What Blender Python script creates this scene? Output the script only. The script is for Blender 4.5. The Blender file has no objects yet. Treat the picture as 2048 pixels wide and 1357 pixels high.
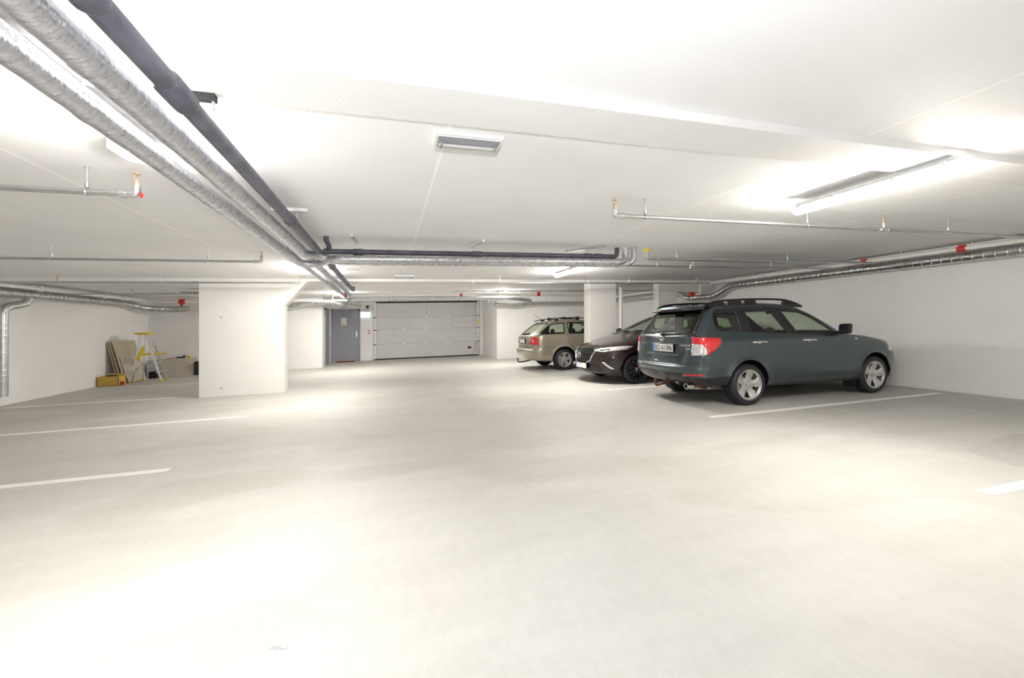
import bpy, bmesh, math, random
from mathutils import Vector, Matrix, geometry
from mathutils.bvhtree import BVHTree
import numpy as np
random.seed(4)
PI = math.pi
SC = bpy.context.scene
COL = SC.collection
SL = 0.0279            # the slab falls gently from the right wall to the left one
CEIL = 2.42

# ------------------------------------------------------------------ camera
cd = bpy.data.cameras.new('camera'); cam = bpy.data.objects.new('camera', cd); COL.objects.link(cam)
cam.location = (0, 0, 1.308); cam.rotation_euler = (PI/2, 0, -math.atan(249/848))
cd.sensor_width = 36; cd.lens = 848/2048*36; cd.shift_y = -21.5/2048; cd.clip_start = .05
SC.camera = cam

# ------------------------------------------------------------------ world, light, exposure
w = bpy.data.worlds.new('world'); SC.world = w; w.use_nodes = True
w.node_tree.nodes['Background'].inputs[0].default_value = (.8, .88, 1, 1)
w.node_tree.nodes['Background'].inputs[1].default_value = .02
SC.view_settings.view_transform = 'Standard'; SC.view_settings.look = 'None'
SC.view_settings.gamma = 1; SC.view_settings.use_curve_mapping = False
SC.view_settings.exposure = 1.12
LAMP = 84.0                      # strength of the fluorescent tubes
def light(name, kind, loc, energy, color, **kw):
    l = bpy.data.lights.new(name, kind); l.energy = energy; l.color = color
    for k, v in kw.items(): setattr(l, k, v)
    o = bpy.data.objects.new(name, l); o.location = loc; COL.objects.link(o); return o
# the photographer's flash on the hot shoe, plus its bounce head throwing light up at the ceiling
fl = light('camera_flash', 'SPOT', (-.02, -.06, 1.50), 105, (.92, .96, 1.0), shadow_soft_size=.05, spot_size=math.radians(170), spot_blend=1.0)
fl.rotation_euler = (PI/2+math.radians(14), 0, -math.atan(249/848)-.05)
b = light('flash_bounce', 'AREA', (0, -.5, 1.6), 1, (.90, .95, 1.0), shape='SQUARE', size=.3)
b.rotation_euler = (PI, 0, 0)

# ------------------------------------------------------------------ materials
def node_mat(name):
    m = bpy.data.materials.new(name); m.use_nodes = True
    nt = m.node_tree; p = nt.nodes['Principled BSDF']; return m, nt, p
def mat(name, col, rough=.5, metal=0., var=.06, scale=6., bump=0., bscale=40., coat=0., stretch=None, rvar=0.):
    m, nt, p = node_mat(name)
    tc = nt.nodes.new('ShaderNodeTexCoord'); mp = nt.nodes.new('ShaderNodeMapping')
    nt.links.new(tc.outputs['Object'], mp.inputs[0])
    if stretch: mp.inputs['Scale'].default_value = stretch
    n = nt.nodes.new('ShaderNodeTexNoise'); n.inputs['Scale'].default_value = scale; n.inputs['Detail'].default_value = 5
    nt.links.new(mp.outputs[0], n.inputs['Vector'])
    r = nt.nodes.new('ShaderNodeValToRGB')
    c = np.array(col[:3])
    r.color_ramp.elements[0].position = .3; r.color_ramp.elements[1].position = .7
    r.color_ramp.elements[0].color = (*np.clip(c*(1-var), 0, 1), 1); r.color_ramp.elements[1].color = (*np.clip(c*(1+var), 0, 1), 1)
    nt.links.new(n.outputs[0], r.inputs[0]); nt.links.new(r.outputs[0], p.inputs['Base Color'])
    p.inputs['Roughness'].default_value = rough; p.inputs['Metallic'].default_value = metal
    if rvar:
        mr = nt.nodes.new('ShaderNodeMapRange'); mr.inputs['To Min'].default_value = rough-rvar; mr.inputs['To Max'].default_value = rough+rvar
        nt.links.new(n.outputs[0], mr.inputs[0]); nt.links.new(mr.outputs[0], p.inputs['Roughness'])
    if coat: p.inputs['Coat Weight'].default_value = coat; p.inputs['Coat Roughness'].default_value = .04
    if bump:
        n2 = nt.nodes.new('ShaderNodeTexNoise'); n2.inputs['Scale'].default_value = bscale; n2.inputs['Detail'].default_value = 4
        nt.links.new(mp.outputs[0], n2.inputs['Vector'])
        bu = nt.nodes.new('ShaderNodeBump'); bu.inputs['Strength'].default_value = bump; bu.inputs['Distance'].default_value = .01
        nt.links.new(n2.outputs[0], bu.inputs['Height']); nt.links.new(bu.outputs[0], p.inputs['Normal'])
    return m
def emis(name, col, s, base=(.9, .9, .9)):
    m, nt, p = node_mat(name)
    p.inputs['Base Color'].default_value = (*base, 1)
    n = nt.nodes.new('ShaderNodeTexNoise'); n.inputs['Scale'].default_value = 3
    mr = nt.nodes.new('ShaderNodeMapRange'); mr.inputs['To Min'].default_value = s*.95; mr.inputs['To Max'].default_value = s*1.05
    nt.links.new(n.outputs[0], mr.inputs[0]); nt.links.new(mr.outputs[0], p.inputs['Emission Strength'])
    p.inputs['Emission Color'].default_value = (*col, 1); return m
def glass(name, tint, refl=1.0):
    m = bpy.data.materials.new(name); m.use_nodes = True; nt = m.node_tree; nt.nodes.clear()
    out = nt.nodes.new('ShaderNodeOutputMaterial'); mix = nt.nodes.new('ShaderNodeMixShader')
    tr = nt.nodes.new('ShaderNodeBsdfTransparent'); gl = nt.nodes.new('ShaderNodeBsdfGlossy'); fr = nt.nodes.new('ShaderNodeFresnel')
    n = nt.nodes.new('ShaderNodeTexNoise'); n.inputs['Scale'].default_value = 2
    r = nt.nodes.new('ShaderNodeValToRGB'); t = np.array(tint)
    r.color_ramp.elements[0].color = (*(t*.96), 1); r.color_ramp.elements[1].color = (*np.clip(t*1.04, 0, 1), 1)
    nt.links.new(n.outputs[0], r.inputs[0]); nt.links.new(r.outputs[0], tr.inputs[0])
    ge = nt.nodes.new('ShaderNodeNewGeometry'); mr = nt.nodes.new('ShaderNodeMapRange')      # the same reflection from either side of the pane
    mr.inputs['To Min'].default_value = 1.7; mr.inputs['To Max'].default_value = 1/1.7
    nt.links.new(ge.outputs['Backfacing'], mr.inputs[0]); nt.links.new(mr.outputs[0], fr.inputs['IOR']); gl.inputs['Roughness'].default_value = .01
    nt.links.new(fr.outputs[0], mix.inputs[0]); nt.links.new(tr.outputs[0], mix.inputs[1]); nt.links.new(gl.outputs[0], mix.inputs[2])
    nt.links.new(mix.outputs[0], out.inputs[0]); return m

def paint_mat(name, col, joints=None):
    """roller-painted concrete; joints: x positions of white caulked joints between the slabs"""
    m = mat(name, col, .75, 0, .025, 1.3, .12, 60)
    if joints:
        nt = m.node_tree; p = nt.nodes['Principled BSDF']
        g = nt.nodes.new('ShaderNodeNewGeometry'); s = nt.nodes.new('ShaderNodeSeparateXYZ'); nt.links.new(g.outputs['Position'], s.inputs[0])
        acc = None
        for x in joints:
            a = nt.nodes.new('ShaderNodeMath'); a.operation = 'COMPARE'; a.inputs[1].default_value = x; a.inputs[2].default_value = .011
            nt.links.new(s.outputs[0], a.inputs[0])
            if acc is None: acc = a
            else:
                b = nt.nodes.new('ShaderNodeMath'); b.operation = 'MAXIMUM'
                nt.links.new(acc.outputs[0], b.inputs[0]); nt.links.new(a.outputs[0], b.inputs[1]); acc = b
        mx = nt.nodes.new('ShaderNodeMix'); mx.data_type = 'RGBA'
        src = p.inputs['Base Color'].links[0].from_socket
        nt.links.new(acc.outputs[0], mx.inputs['Factor']); nt.links.new(src, mx.inputs['A']); mx.inputs['B'].default_value = (1, 1, .99, 1)
        nt.links.new(mx.outputs['Result'], p.inputs['Base Color'])
    return m

def floor_mat():
    m, nt, p = node_mat('floor_concrete')
    tc = nt.nodes.new('ShaderNodeTexCoord')
    def noise(scale, st, det=6, ro=.55):
        mp = nt.nodes.new('ShaderNodeMapping'); mp.inputs['Scale'].default_value = st
        nt.links.new(tc.outputs['Object'], mp.inputs[0])
        n = nt.nodes.new('ShaderNodeTexNoise'); n.inputs['Scale'].default_value = scale; n.inputs['Detail'].default_value = det
        n.inputs['Roughness'].default_value = ro; nt.links.new(mp.outputs[0], n.inputs['Vector']); return n
    def ramp(n, a, b, pa=.35, pb=.65):
        r = nt.nodes.new('ShaderNodeValToRGB'); r.color_ramp.elements[0].position = pa; r.color_ramp.elements[1].position = pb
        r.color_ramp.elements[0].color = (*a, 1); r.color_ramp.elements[1].color = (*b, 1); nt.links.new(n.outputs[0], r.inputs[0]); return r
    def mul(a, b):
        x = nt.nodes.new('ShaderNodeMix'); x.data_type = 'RGBA'; x.blend_type = 'MULTIPLY'; x.inputs['Factor'].default_value = 1
        nt.links.new(a, x.inputs['A']); nt.links.new(b, x.inputs['B']); return x.outputs['Result']
    a = ramp(noise(.5, (1, 1, 1)), (.545, .53, .495), (.595, .585, .56))
    b2 = ramp(noise(1.2, (.5, 3, 1), 8, .65), (.94, .94, .94), (1, 1, 1), .38, .6)
    c = ramp(noise(7, (2.5, 1, 1), 8, .7), (.955, .955, .955), (1, 1, 1), .4, .6)
    d = ramp(noise(120, (1, 1, 1), 3, .7), (.93, .93, .93), (1.0, 1.0, 1.0), .3, .6)
    e = ramp(noise(.33, (1, 1.6, 1), 2), (.93, .925, .915), (1, 1, 1), .44, .47)
    nt.links.new(mul(mul(mul(mul(a.outputs[0], b2.outputs[0]), c.outputs[0]), d.outputs[0]), e.outputs[0]), p.inputs['Base Color'])
    p.inputs['Roughness'].default_value = .6
    bu = nt.nodes.new('ShaderNodeBump'); bu.inputs['Strength'].default_value = .1; bu.inputs['Distance'].default_value = .004
    nt.links.new(noise(90, (1, 1, 1), 4).outputs[0], bu.inputs['Height']); nt.links.new(bu.outputs[0], p.inputs['Normal'])
    return m

M = {}
M['ceil'] = paint_mat('ceiling_paint', (.88, .88, .885), [2.85, .33, -2.17, 5.24, -4.7, 7.75])
M['beam'] = paint_mat('beam_paint', (.82, .815, .81))
M['wall'] = paint_mat('wall_paint', (.90, .89, .875))
M['column'] = paint_mat('column_paint', (.80, .785, .76))
M['floor'] = floor_mat()
M['line'] = mat('road_marking_paint', (.86, .85, .80), .6, 0, .05, 20)
M['steel'] = mat('galvanised_steel', (.62, .63, .63), .32, .95, .12, 9, .15, 30, rvar=.08)
M['pipe_steel'] = mat('zinc_pipe', (.50, .51, .51), .35, .9, .1, 8)
M['foil'] = mat('aluminium_foil', (.58, .59, .63), .28, .85, .10, 24, .45, 30, stretch=(.7, 2.4, .7), rvar=.06)
M['blackpipe'] = mat('dark_grey_cast_iron', (.10, .10, .13), .45, 0, .30, 7, .1, 20)
M['whitepipe'] = mat('white_pipe_paint', (.86, .84, .81), .4, 0, .04, 8)
M['white'] = mat('white_plastic', (.82, .82, .82), .35, 0, .03, 8)
M['red'] = mat('red_enamel', (.62, .03, .03), .35, 0, .1, 8)
M['brass'] = mat('brass', (.60, .46, .30), .35, .6, .1, 8)
M['yellow'] = mat('yellow_plastic', (.80, .62, .03), .45, 0, .06, 8)
M['yellowcap'] = mat('yellow_foam', (.86, .68, .12), .8, 0, .1, 30)
M['black'] = mat('black_rubber', (.015, .015, .017), .6, 0, .2, 10)
M['alu'] = mat('ladder_aluminium', (.75, .76, .77), .3, .85, .06, 10)
M['doorgrey'] = mat('grey_door_paint', (.30, .31, .35), .45, 0, .04, 3)
M['sheet'] = mat('garage_door_sheet', (.68, .68, .67), .45, 0, .03, 3)
M['paper'] = mat('paper', (.75, .72, .68), .8, 0, .1, 30)
M['ply'] = mat('plywood', (.52, .46, .33), .7, 0, .12, 4, .1, 40, stretch=(3, 3, .6))
M['plypale'] = mat('pale_plaster_board', (.58, .53, .45), .75, 0, .1, 6)
M['carton'] = mat('carton', (.60, .40, .09), .8, 0, .08, 6)
M['greyinner'] = mat('reflector_grey', (.42, .42, .45), .35, .3, .05, 10)
M['clear'] = glass('clear_cover', (.92, .92, .92))
M['tube'] = emis('lit_diffuser', (1.0, .95, .875), LAMP)
M['exit'] = emis('exit_sign_glow', (.62, 1.0, .90), .9, (.2, .6, .5))

# ------------------------------------------------------------------ mesh helpers
def link(o): COL.objects.link(o); return o
class MB:
    def __init__(s): s.v = []; s.f = []; s.sm = []
    def add(s, vs, fs, smooth=False):
        n = len(s.v); s.v += [tuple(p) for p in vs]; s.f += [tuple(i+n for i in f) for f in fs]; s.sm += [smooth]*len(fs); return s
    def box(s, x0, x1, y0, y1, z0, z1):
        v = [(x, y, z) for x in (x0, x1) for y in (y0, y1) for z in (z0, z1)]
        return s.add(v, [(0, 1, 3, 2), (4, 6, 7, 5), (0, 4, 5, 1), (2, 3, 7, 6), (0, 2, 6, 4), (1, 5, 7, 3)])
    def hexa(s, p):      # 8 points: bottom ring 4, top ring 4
        return s.add(p, [(3, 2, 1, 0), (4, 5, 6, 7), (0, 1, 5, 4), (1, 2, 6, 5), (2, 3, 7, 6), (3, 0, 4, 7)])
    def prism(s, poly, axis, a, b):
        """poly of 2-D points extruded along axis from a to b"""
        def P(p, t):
            return {'x': (t, p[0], p[1]), 'y': (p[0], t, p[1]), 'z': (p[0], p[1], t)}[axis]
        n = len(poly); v = [P(p, a) for p in poly] + [P(p, b) for p in poly]
        return s.add(v, [tuple(range(n))[::-1], tuple(range(n, 2*n))] + [(i, (i+1) % n, (i+1) % n+n, i+n) for i in range(n)])
    def tube(s, pts, r, seg=16, caps=True, rf=None, smooth=True):
        pts = [Vector(p) for p in pts]; n = len(pts); rings = []
        t0 = (pts[1]-pts[0]).normalized(); up = Vector((0, 0, 1)) if abs(t0.z) < .9 else Vector((1, 0, 0))
        nrm = (up - t0*up.dot(t0)).normalized(); L = 0; base = len(s.v); vs = []
        for i, p in enumerate(pts):
            if i == 0: t = t0
            elif i == n-1: t = (pts[-1]-pts[-2]).normalized()
            else: t = ((pts[i+1]-p).normalized() + (p-pts[i-1]).normalized()).normalized()
            if i: L += (p-pts[i-1]).length
            nrm = (nrm - t*nrm.dot(t)).normalized(); bi = t.cross(nrm)
            rr = rf(L) if rf else (r[i] if isinstance(r, (list, tuple)) else r)
            for k in range(seg):
                a = 2*PI*k/seg; vs.append(p + (nrm*math.cos(a) + bi*math.sin(a))*rr)
        fs = [(i*seg+k, i*seg+(k+1) % seg, (i+1)*seg+(k+1) % seg, (i+1)*seg+k) for i in range(n-1) for k in range(seg)]
        s.add(vs, fs, smooth)
        if caps: s.add(vs[:seg], [tuple(range(seg))[::-1]]); s.add(vs[-seg:], [tuple(range(seg))])
        return s
    def cyl(s, a, b, r, seg=16): return s.tube([a, b], r, seg)
    def lathe(s, prof, o, axis='z', seg=24, smooth=True):
        """prof: (radius, along) pairs around an axis through o"""
        vs = []
        for r, t in prof:
            for k in range(seg):
                a = 2*PI*k/seg; c, d = r*math.cos(a), r*math.sin(a)
                vs.append({'z': (o[0]+c, o[1]+d, o[2]+t), 'y': (o[0]+c, o[1]+t, o[2]+d), 'x': (o[0]+t, o[1]+c, o[2]+d)}[axis])
        n = len(prof)
        fs = [(i*seg+k, i*seg+(k+1) % seg, (i+1)*seg+(k+1) % seg, (i+1)*seg+k) for i in range(n-1) for k in range(seg)]
        return s.add(vs, fs, smooth)
    def ball(s, o, r, seg=12, sc=(1, 1, 1)):
        vs = []; n = seg//2+1
        for i in range(n):
            th = PI*i/(n-1)
            for k in range(seg):
                a = 2*PI*k/seg; vs.append((o[0]+r*sc[0]*math.sin(th)*math.cos(a), o[1]+r*sc[1]*math.sin(th)*math.sin(a), o[2]+r*sc[2]*math.cos(th)))
        return s.add(vs, [(i*seg+k, (i+1)*seg+k, (i+1)*seg+(k+1) % seg, i*seg+(k+1) % seg) for i in range(n-1) for k in range(seg)], True)
    def build(s, name, m, parent=None, slope=True, bevel=0., mods=None):
        vs = [(x, y, z+SL*x) for x, y, z in s.v] if slope else s.v
        me = bpy.data.meshes.new(name); me.from_pydata([tuple(v) for v in vs], [], s.f)
        bm = bmesh.new(); bm.from_mesh(me); bmesh.ops.remove_doubles(bm, verts=bm.verts, dist=1e-6)
        bmesh.ops.recalc_face_normals(bm, faces=bm.faces); bm.to_mesh(me); bm.free()
        if len(me.polygons) == len(s.sm): me.polygons.foreach_set('use_smooth', s.sm)
        else: me.polygons.foreach_set('use_smooth', [any(s.sm)]*len(me.polygons))
        me.materials.append(m); o = link(bpy.data.objects.new(name, me))
        if any(s.sm): me.set_sharp_from_angle(angle=math.radians(45))
        if bevel:
            b = o.modifiers.new('bevel', 'BEVEL'); b.width = bevel; b.segments = 2; b.limit_method = 'ANGLE'; b.angle_limit = math.radians(50)
        if parent: attach(o, parent)
        return o
def attach(o, parent):
    o.parent = parent
    if parent.parent is None and parent.type == 'EMPTY': o.matrix_parent_inverse = Matrix.Translation(-parent.location)
def tag(o, label=None, cat=None, group=None, kind=None):
    if label: o['label'] = label
    if cat: o['category'] = cat
    if group: o['group'] = group
    if kind: o['kind'] = kind
    return o
def thing(name, label, cat, loc, group=None):
    """Empty at the base of a thing; loc is (x, y, height above the sloping floor)"""
    o = bpy.data.objects.new(name, None); link(o); o.empty_display_size = .1
    o.location = (loc[0], loc[1], loc[2]+SL*loc[0]); tag(o, label, cat, group); return o
def struct(o, label=None):
    o['kind'] = 'structure'
    if label: o['label'] = label
    return o
def copy_tree(o, parent=None):
    c = o.copy(); COL.objects.link(c)
    if parent: c.parent = parent
    for ch in list(o.children): copy_tree(ch, c)
    return c
def fillet(pts, rad, n=6):
    pts = [Vector(p) for p in pts]; out = [pts[0]]
    for i in range(1, len(pts)-1):
        a, b, c = pts[i-1], pts[i], pts[i+1]
        d1 = (a-b).normalized(); d2 = (c-b).normalized(); r = min(rad, (a-b).length*.45, (c-b).length*.45)
        p, q = b+d1*r, b+d2*r
        for k in range(n+1):
            t = k/n; out.append(p*(1-t)**2 + b*2*t*(1-t) + q*t*t)
    return out + [pts[-1]]
def resample(pts, step):
    pts = [Vector(p) for p in pts]; out = [pts[0]]
    for a, b in zip(pts, pts[1:]):
        n = max(1, int(round((b-a).length/step)))
        for k in range(1, n+1): out.append(a.lerp(b, k/n))
    return out

# ------------------------------------------------------------------ the shell
XL, XR, YF, YB, YN = -7.2, 9.0, -5.0, 15.95, 18.4
def slab(name, m, *b, bev=0): return struct(MB().box(*b).build(name, m, bevel=bev))
slab('floor', M['floor'], XL-.2, XR+.2, YF-.2, YN+.3, -.2, 0)
slab('ceiling', M['ceil'], XL-.2, XR+.2, YF-.2, YN+.3, CEIL, CEIL+.2)
slab('wall_left', M['wall'], XL-.2, XL, YF-.2, YB, 0, CEIL)
slab('wall_right', M['wall'], XR, XR+.2, YF-.2, YB, 0, CEIL)
slab('wall_front', M['wall'], XL, XR, YF-.2, YF, 0, CEIL)
slab('wall_back_left', M['wall'], XL-.2, -2.17, YB, YN+.3, 0, CEIL)
slab('wall_back_right', M['wall'], 4.05, XR+.2, YB-.08, YN+.3, 0, CEIL)
wb = MB(); wb.box(-2.17, -.56, YN, YN+.3, 0, CEIL); wb.box(3.90, 4.05, YN, YN+.3, 0, CEIL); wb.box(-.56, 3.90, YN+.12, YN+.3, 0, CEIL)
struct(wb.build('wall_back', M['wall']))
# shallow downstand beams across the slab
slab('trim_1', M['beam'], XL, XR, 1.90, 2.23, 2.37, CEIL)
slab('trim_2', M['beam'], XL, XR, 9.98, 10.30, 2.36, CEIL)
slab('trim_3', M['column'], 7.10, XR, 9.98, 10.21, 2.10, 2.36)

# columns
def column(name, o, label): return tag(struct(o), label, None)
c = MB()
c.prism([(-3.655, 0), (-2.10, 0), (-2.10, 1.834), (-1.66, 2.36), (-3.655, 2.36)], 'y', 9.99, 10.29)
c = c.build('column', M['column'], bevel=.006); struct(c, 'broad white concrete wall column with a sloping haunch on its right side')
ho = MB()
for z in (1.624, .171): ho.lathe([(0, -.004), (.016, -.004), (.02, 0)], (-3.26, 9.99, z), 'y', 12)
attach(ho.build('tie_hole_plug', M['greyinner']), c)
c = MB().box(5.04, 5.80, 9.98, 10.33, 0, 2.36).build('column', M['column'], bevel=.006); struct(c, 'square white column behind the brown car')
c = MB().box(7.10, 7.69, 9.98, 10.21, 0, 2.10).build('column', M['column'], bevel=.006); struct(c, 'white column behind the roof of the grey car')

# parking bay lines
def bay_line(x0, x1, y, label, grp='white painted parking bay lines'):
    o = MB().box(x0, x1, y-.05, y+.05, 0, .003).build('parking_line', M['line']); tag(o, label, 'parking line', grp)
bay_line(4.16, 8.75, 1.98, 'white bay line cut off by the right edge of the photo, nearest on the right')
bay_line(4.15, 8.68, 4.70, 'white bay line beside the near wheels of the grey car')
bay_line(4.09, 8.7, 7.36, 'white bay line between the grey car and the brown car')
bay_line(4.09, 8.7, 10.39, 'short stretch of white bay line behind the brown car, beside the beige car')
bay_line(-6.9, -2.02, 4.85, 'nearest white bay line on the left side')
bay_line(-6.9, -2.06, 7.44, 'white bay line on the left, second from the camera')
bay_line(-6.9, -4.2, 10.30, 'white bay line left of the broad column, third from the camera')
bay_line(-6.3, -4.0, 13.0, 'faint white bay line in front of the stepladder')
cr = MB()
for k, (dx, dy, L) in enumerate([(0, 0, .035), (.02, -.012, .03), (.045, -.02, .03), (.01, .01, .015), (.035, -.005, .012)]):
    cr.box(-.468+dx, -.468+dx+L, 1.955+dy, 1.958+dy+.003*(k % 2), 0, .0015)
tag(cr.build('scratch', M['greyinner']), 'small dark scuff mark on the pale floor in the foreground', 'scuff mark')

pa = MB(); pts = [(5.31, 2.69), (5.17, 2.52), (5.11, 2.34), (5.04, 2.17), (5.6, 2.05), (6.6, 2.25), (7.2, 2.55), (6.4, 2.85), (5.8, 2.74)]
c = resample(fillet(pts+[pts[0]], .15), .05); n = len(c)-1
pa.add([(p.x+.012*math.sin(k*2.7), p.y+.012*math.cos(k*3.9), .0012) for k, p in enumerate(c[:n])], [tuple(range(n))])
st = pa.build('worn_patch', mat('worn_concrete', (.475, .46, .435), .7, 0, .06, 14)); tag(st, 'faint darker worn patch on the floor near the right edge, above the bay line end', 'floor stain')
# ------------------------------------------------------------------ lamps
def make_lamp(L=1.27):
    r = bpy.data.objects.new('fluorescent_lamp', None); link(r)
    h = MB(); y = L/2
    h.box(-.045, .045, -y+.05, y-.05, -.025, 0)                                   # mounting rail
    pr = [(-.060, -.018), (.060, -.018), (.078, -.044), (-.078, -.044)]
    h.prism(pr, 'y', -y+.015, y-.015)
    o = h.build('housing', M['white'], slope=False, bevel=.004); attach(o, r)
    d = MB(); prof = [(-.052, -.044), (-.056, -.065)] + [(-.056*math.cos(a), -.064-.034*math.sin(a)) for a in [PI/2*k/6 for k in range(1, 6)]]
    prof += [(0, -.098)] + [(-x, z) for x, z in prof[::-1]]
    ys = [-y, -y+.03, y-.03, y]; sc = [.55, 1, 1, .55]; vs = []
    for yy, k in zip(ys, sc): vs += [(px*k, yy, -.044+(pz+.044)*k) for px, pz in prof]
    m = len(prof); fs = [(i*m+j, i*m+j+1, (i+1)*m+j+1, (i+1)*m+j) for i in range(3) for j in range(m-1)] + [tuple(range(m)), tuple(range(3*m, 4*m))[::-1]]
    d.add(vs, fs, True); o = d.build('diffuser', M['tube'], slope=False); attach(o, r)
    for yy in (-y+.1, -y*.35, y*.35, y-.1):
        for s in (-1, 1):
            k = MB().box(s*.07-.006, s*.07+.006, yy-.012, yy+.012, -.060, -.025); attach(k.build('clip', M['steel'], slope=False), r)
    return r
lamp = make_lamp(); first = True
LS = [((3.70, 2.47, 2.37), 'lit fluorescent lamp at the right, straddling the ceiling beam'),
      ((3.56, 8.05, CEIL), 'lit fluorescent lamp above the brown car, before the square column'),
      ((-1.27, 2.38, 2.37), 'lit fluorescent lamp at the upper left behind the silver pipes'),
      ((-1.27, 8.35, CEIL), 'lit fluorescent lamp above the broad column, half behind the pipes'),
      ((-1.35, 14.0, CEIL), 'lit fluorescent lamp above the grey door at the far end of the pipes'),
      ((3.56, 13.42, CEIL), 'lit fluorescent lamp above the far white main, right end of garage door'),
      ((6.6, -3.3, CEIL), 'unseen fluorescent lamp added behind the camera to light the right wall')]  # last entry is an added lamp out of view, brightening the right wall
for (x, y, z), lab in LS:
    o = lamp if first else copy_tree(lamp); first = False
    o.location = (x, y, z+SL*x); tag(o, lab, 'lamp', 'fluorescent ceiling lamps')
for y in (3.0, 8.5):
    jb = MB().box(-1.50, -1.38, y-.11, y+.11, CEIL-.07, CEIL)
    jo = jb.build('junction_box', M['white'], bevel=.01)
    tag(jo, 'white junction box beside the %s' % ('near left fluorescent lamp' if y < 5 else 'lamp above the broad column'), 'junction box')

# emergency lights
def emergency(x, y, lab):
    t = thing('emergency_light', lab, 'emergency light', (x, y, CEIL), 'unlit emergency lights')
    h = MB(); h.prism([(x-.20, CEIL), (x+.20, CEIL), (x+.20, CEIL-.02), (x-.20, CEIL-.02)], 'y', y-.09, y+.09)
    h.box(x-.185, x+.185, y-.075, y+.075, CEIL-.026, CEIL-.02); h.build('housing', M['white'], t, bevel=.006)
    g = MB(); g.box(x-.19, x+.19, y-.08, y+.08, CEIL-.06, CEIL-.026); g.build('clear_cover', M['clear'], t, bevel=.012)
    r = MB(); r.prism([(y-.07, CEIL-.028), (y+.07, CEIL-.028), (y+.02, CEIL-.034), (y-.02, CEIL-.034)], 'x', x-.18, x+.18); r.build('reflector', M['greyinner'], t)
    MB().cyl((x-.17, y, CEIL-.044), (x+.17, y, CEIL-.044), .009, 12).build('tube', M['white'], t)
    for s in (-.165, .155): MB().box(x+s, x+s+.014, y-.022, y+.022, CEIL-.056, CEIL-.036).build('tube_holder', M['greyinner'], t)
emergency(.46, 2.50, 'clear covered emergency light near the camera, behind the beam')
emergency(.35, 9.35, 'small white emergency light in mid ceiling before the garage door')

# ------------------------------------------------------------------ sprinkler pipes
def head(x, y, z, t, m=None):
    h = MB(); h.lathe([(0, 0), (.016, 0), (.016, .03), (.01, .034), (.01, .05), (.006, .055), (0, .055)], (x, y, z), 'z', 12)
    for s in (-1, 1): h.tube([(x+s*.009, y, z+.04), (x+s*.016, y, z+.06), (x+s*.009, y, z+.08), (x, y, z+.085)], .0025, 6)
    h.lathe([(0, .083), (.022, .083), (.024, .088), (0, .090)], (x, y, z), 'z', 14)
    return h.build('sprinkler_head', m or M['brass'], t)
def hanger(x, y, zp, r, t):
    h = MB(); h.cyl((x, y, zp+r+.03), (x, y, CEIL), .0045, 8)
    h.lathe([(.012, -.02), (.012, .01), (.006, .012)], (x, y, zp+r+.03), 'z', 10)
    n = 16; h.tube([(x+.0*k, y+(r+.004)*math.sin(2*PI*k/n), zp+(r+.004)*math.cos(2*PI*k/n)) for k in range(n+1)], .004, 6, caps=False)
    h.lathe([(.0, 0), (.014, 0), (.014, -.004), (0, -.004)], (x, y, CEIL), 'z', 10)
    return h.build('hanger', M['steel'], t)
def sprinkler_run(x0, x1, y, z, r, hangers, heads, lab, endhead=None, elbow=None):
    t = thing('sprinkler_pipe', lab, 'pipe', (x0, y, z), 'steel sprinkler pipes under the ceiling')
    MB().cyl((x0, y, z), (x1, y, z), r, 16).build('pipe', M['pipe_steel'], t)
    for hx in hangers: hanger(hx, y, z, r, t)
    for hx in heads:
        f = MB(); f.cyl((hx-.05, y, z), (hx+.05, y, z), r+.007, 14); f.cyl((hx, y, z), (hx, y, z+.05), r*.8, 12)
        for s in (-1, 1): f.cyl((hx+s*.05-.008, y, z), (hx+s*.05+.008, y, z), r+.011, 14)
        f.build('tee_fitting', M['steel'], t); head(hx, y, z+.05, t)
    if endhead is not None:
        f = MB(); s = 1 if endhead == x1 else -1
        f.tube(fillet([(endhead-s*.06, y, z), (endhead, y, z), (endhead, y, z+.055)], .02), r+.004, 14)
        f.cyl((endhead-s*.09, y, z), (endhead-s*.055, y, z), r+.009, 14)
        f.build('elbow', M['steel'], t); head(endhead, y, z+.05, t)
        if s > 0 and y < 5: MB().cyl((endhead+.02, y, z-.005), (endhead+.03, y, z-.005), .016, 12).build('end_plug', M['red'], t)
    return t
sprinkler_run(1.93, 8.72, 3.35, 2.255, .017, [2.24, 4.17, 6.35], [5.28], 'nearest sprinkler pipe on the right, passing below the lit lamp', endhead=1.93)
sprinkler_run(1.87, 8.72, 6.25, 2.25, .015, [2.35, 4.42, 6.9], [5.15], 'thin sprinkler pipe right of centre, ending just right of the black drain', endhead=1.87)
sprinkler_run(1.78, 8.0, 9.10, 2.25, .015, [2.4, 4.55, 5.88, 7.0], [5.65, 7.6], 'sprinkler pipe passing in front of the two right columns', endhead=1.78)
sprinkler_run(1.66, 8.5, 11.31, 2.25, .015, [2.1, 4.95, 6.7], [4.9, 7.3], 'farthest right sprinkler pipe, behind the square column', endhead=1.66)
sprinkler_run(-6.90, -1.62, 3.45, 2.255, .019, [-1.89, -4.2], [], 'nearest sprinkler pipe at the upper left, capped with a brass head', endhead=-1.62)
sprinkler_run(-6.90, -1.62, 6.40, 2.245, .016, [-3.85, -2.24, -5.6], [], 'sprinkler pipe on the left, second from the camera', endhead=-1.62)
sprinkler_run(-6.90, -1.66, 9.30, 2.26, .015, [-4.0, -2.1], [-5.5], 'sprinkler pipe passing in front of the broad left column', endhead=-1.66)
sprinkler_run(-6.90, -4.4, 11.72, 2.25, .015, [-5.0], [-5.6], 'short sprinkler pipe on the left in front of the ladder corner')
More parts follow.
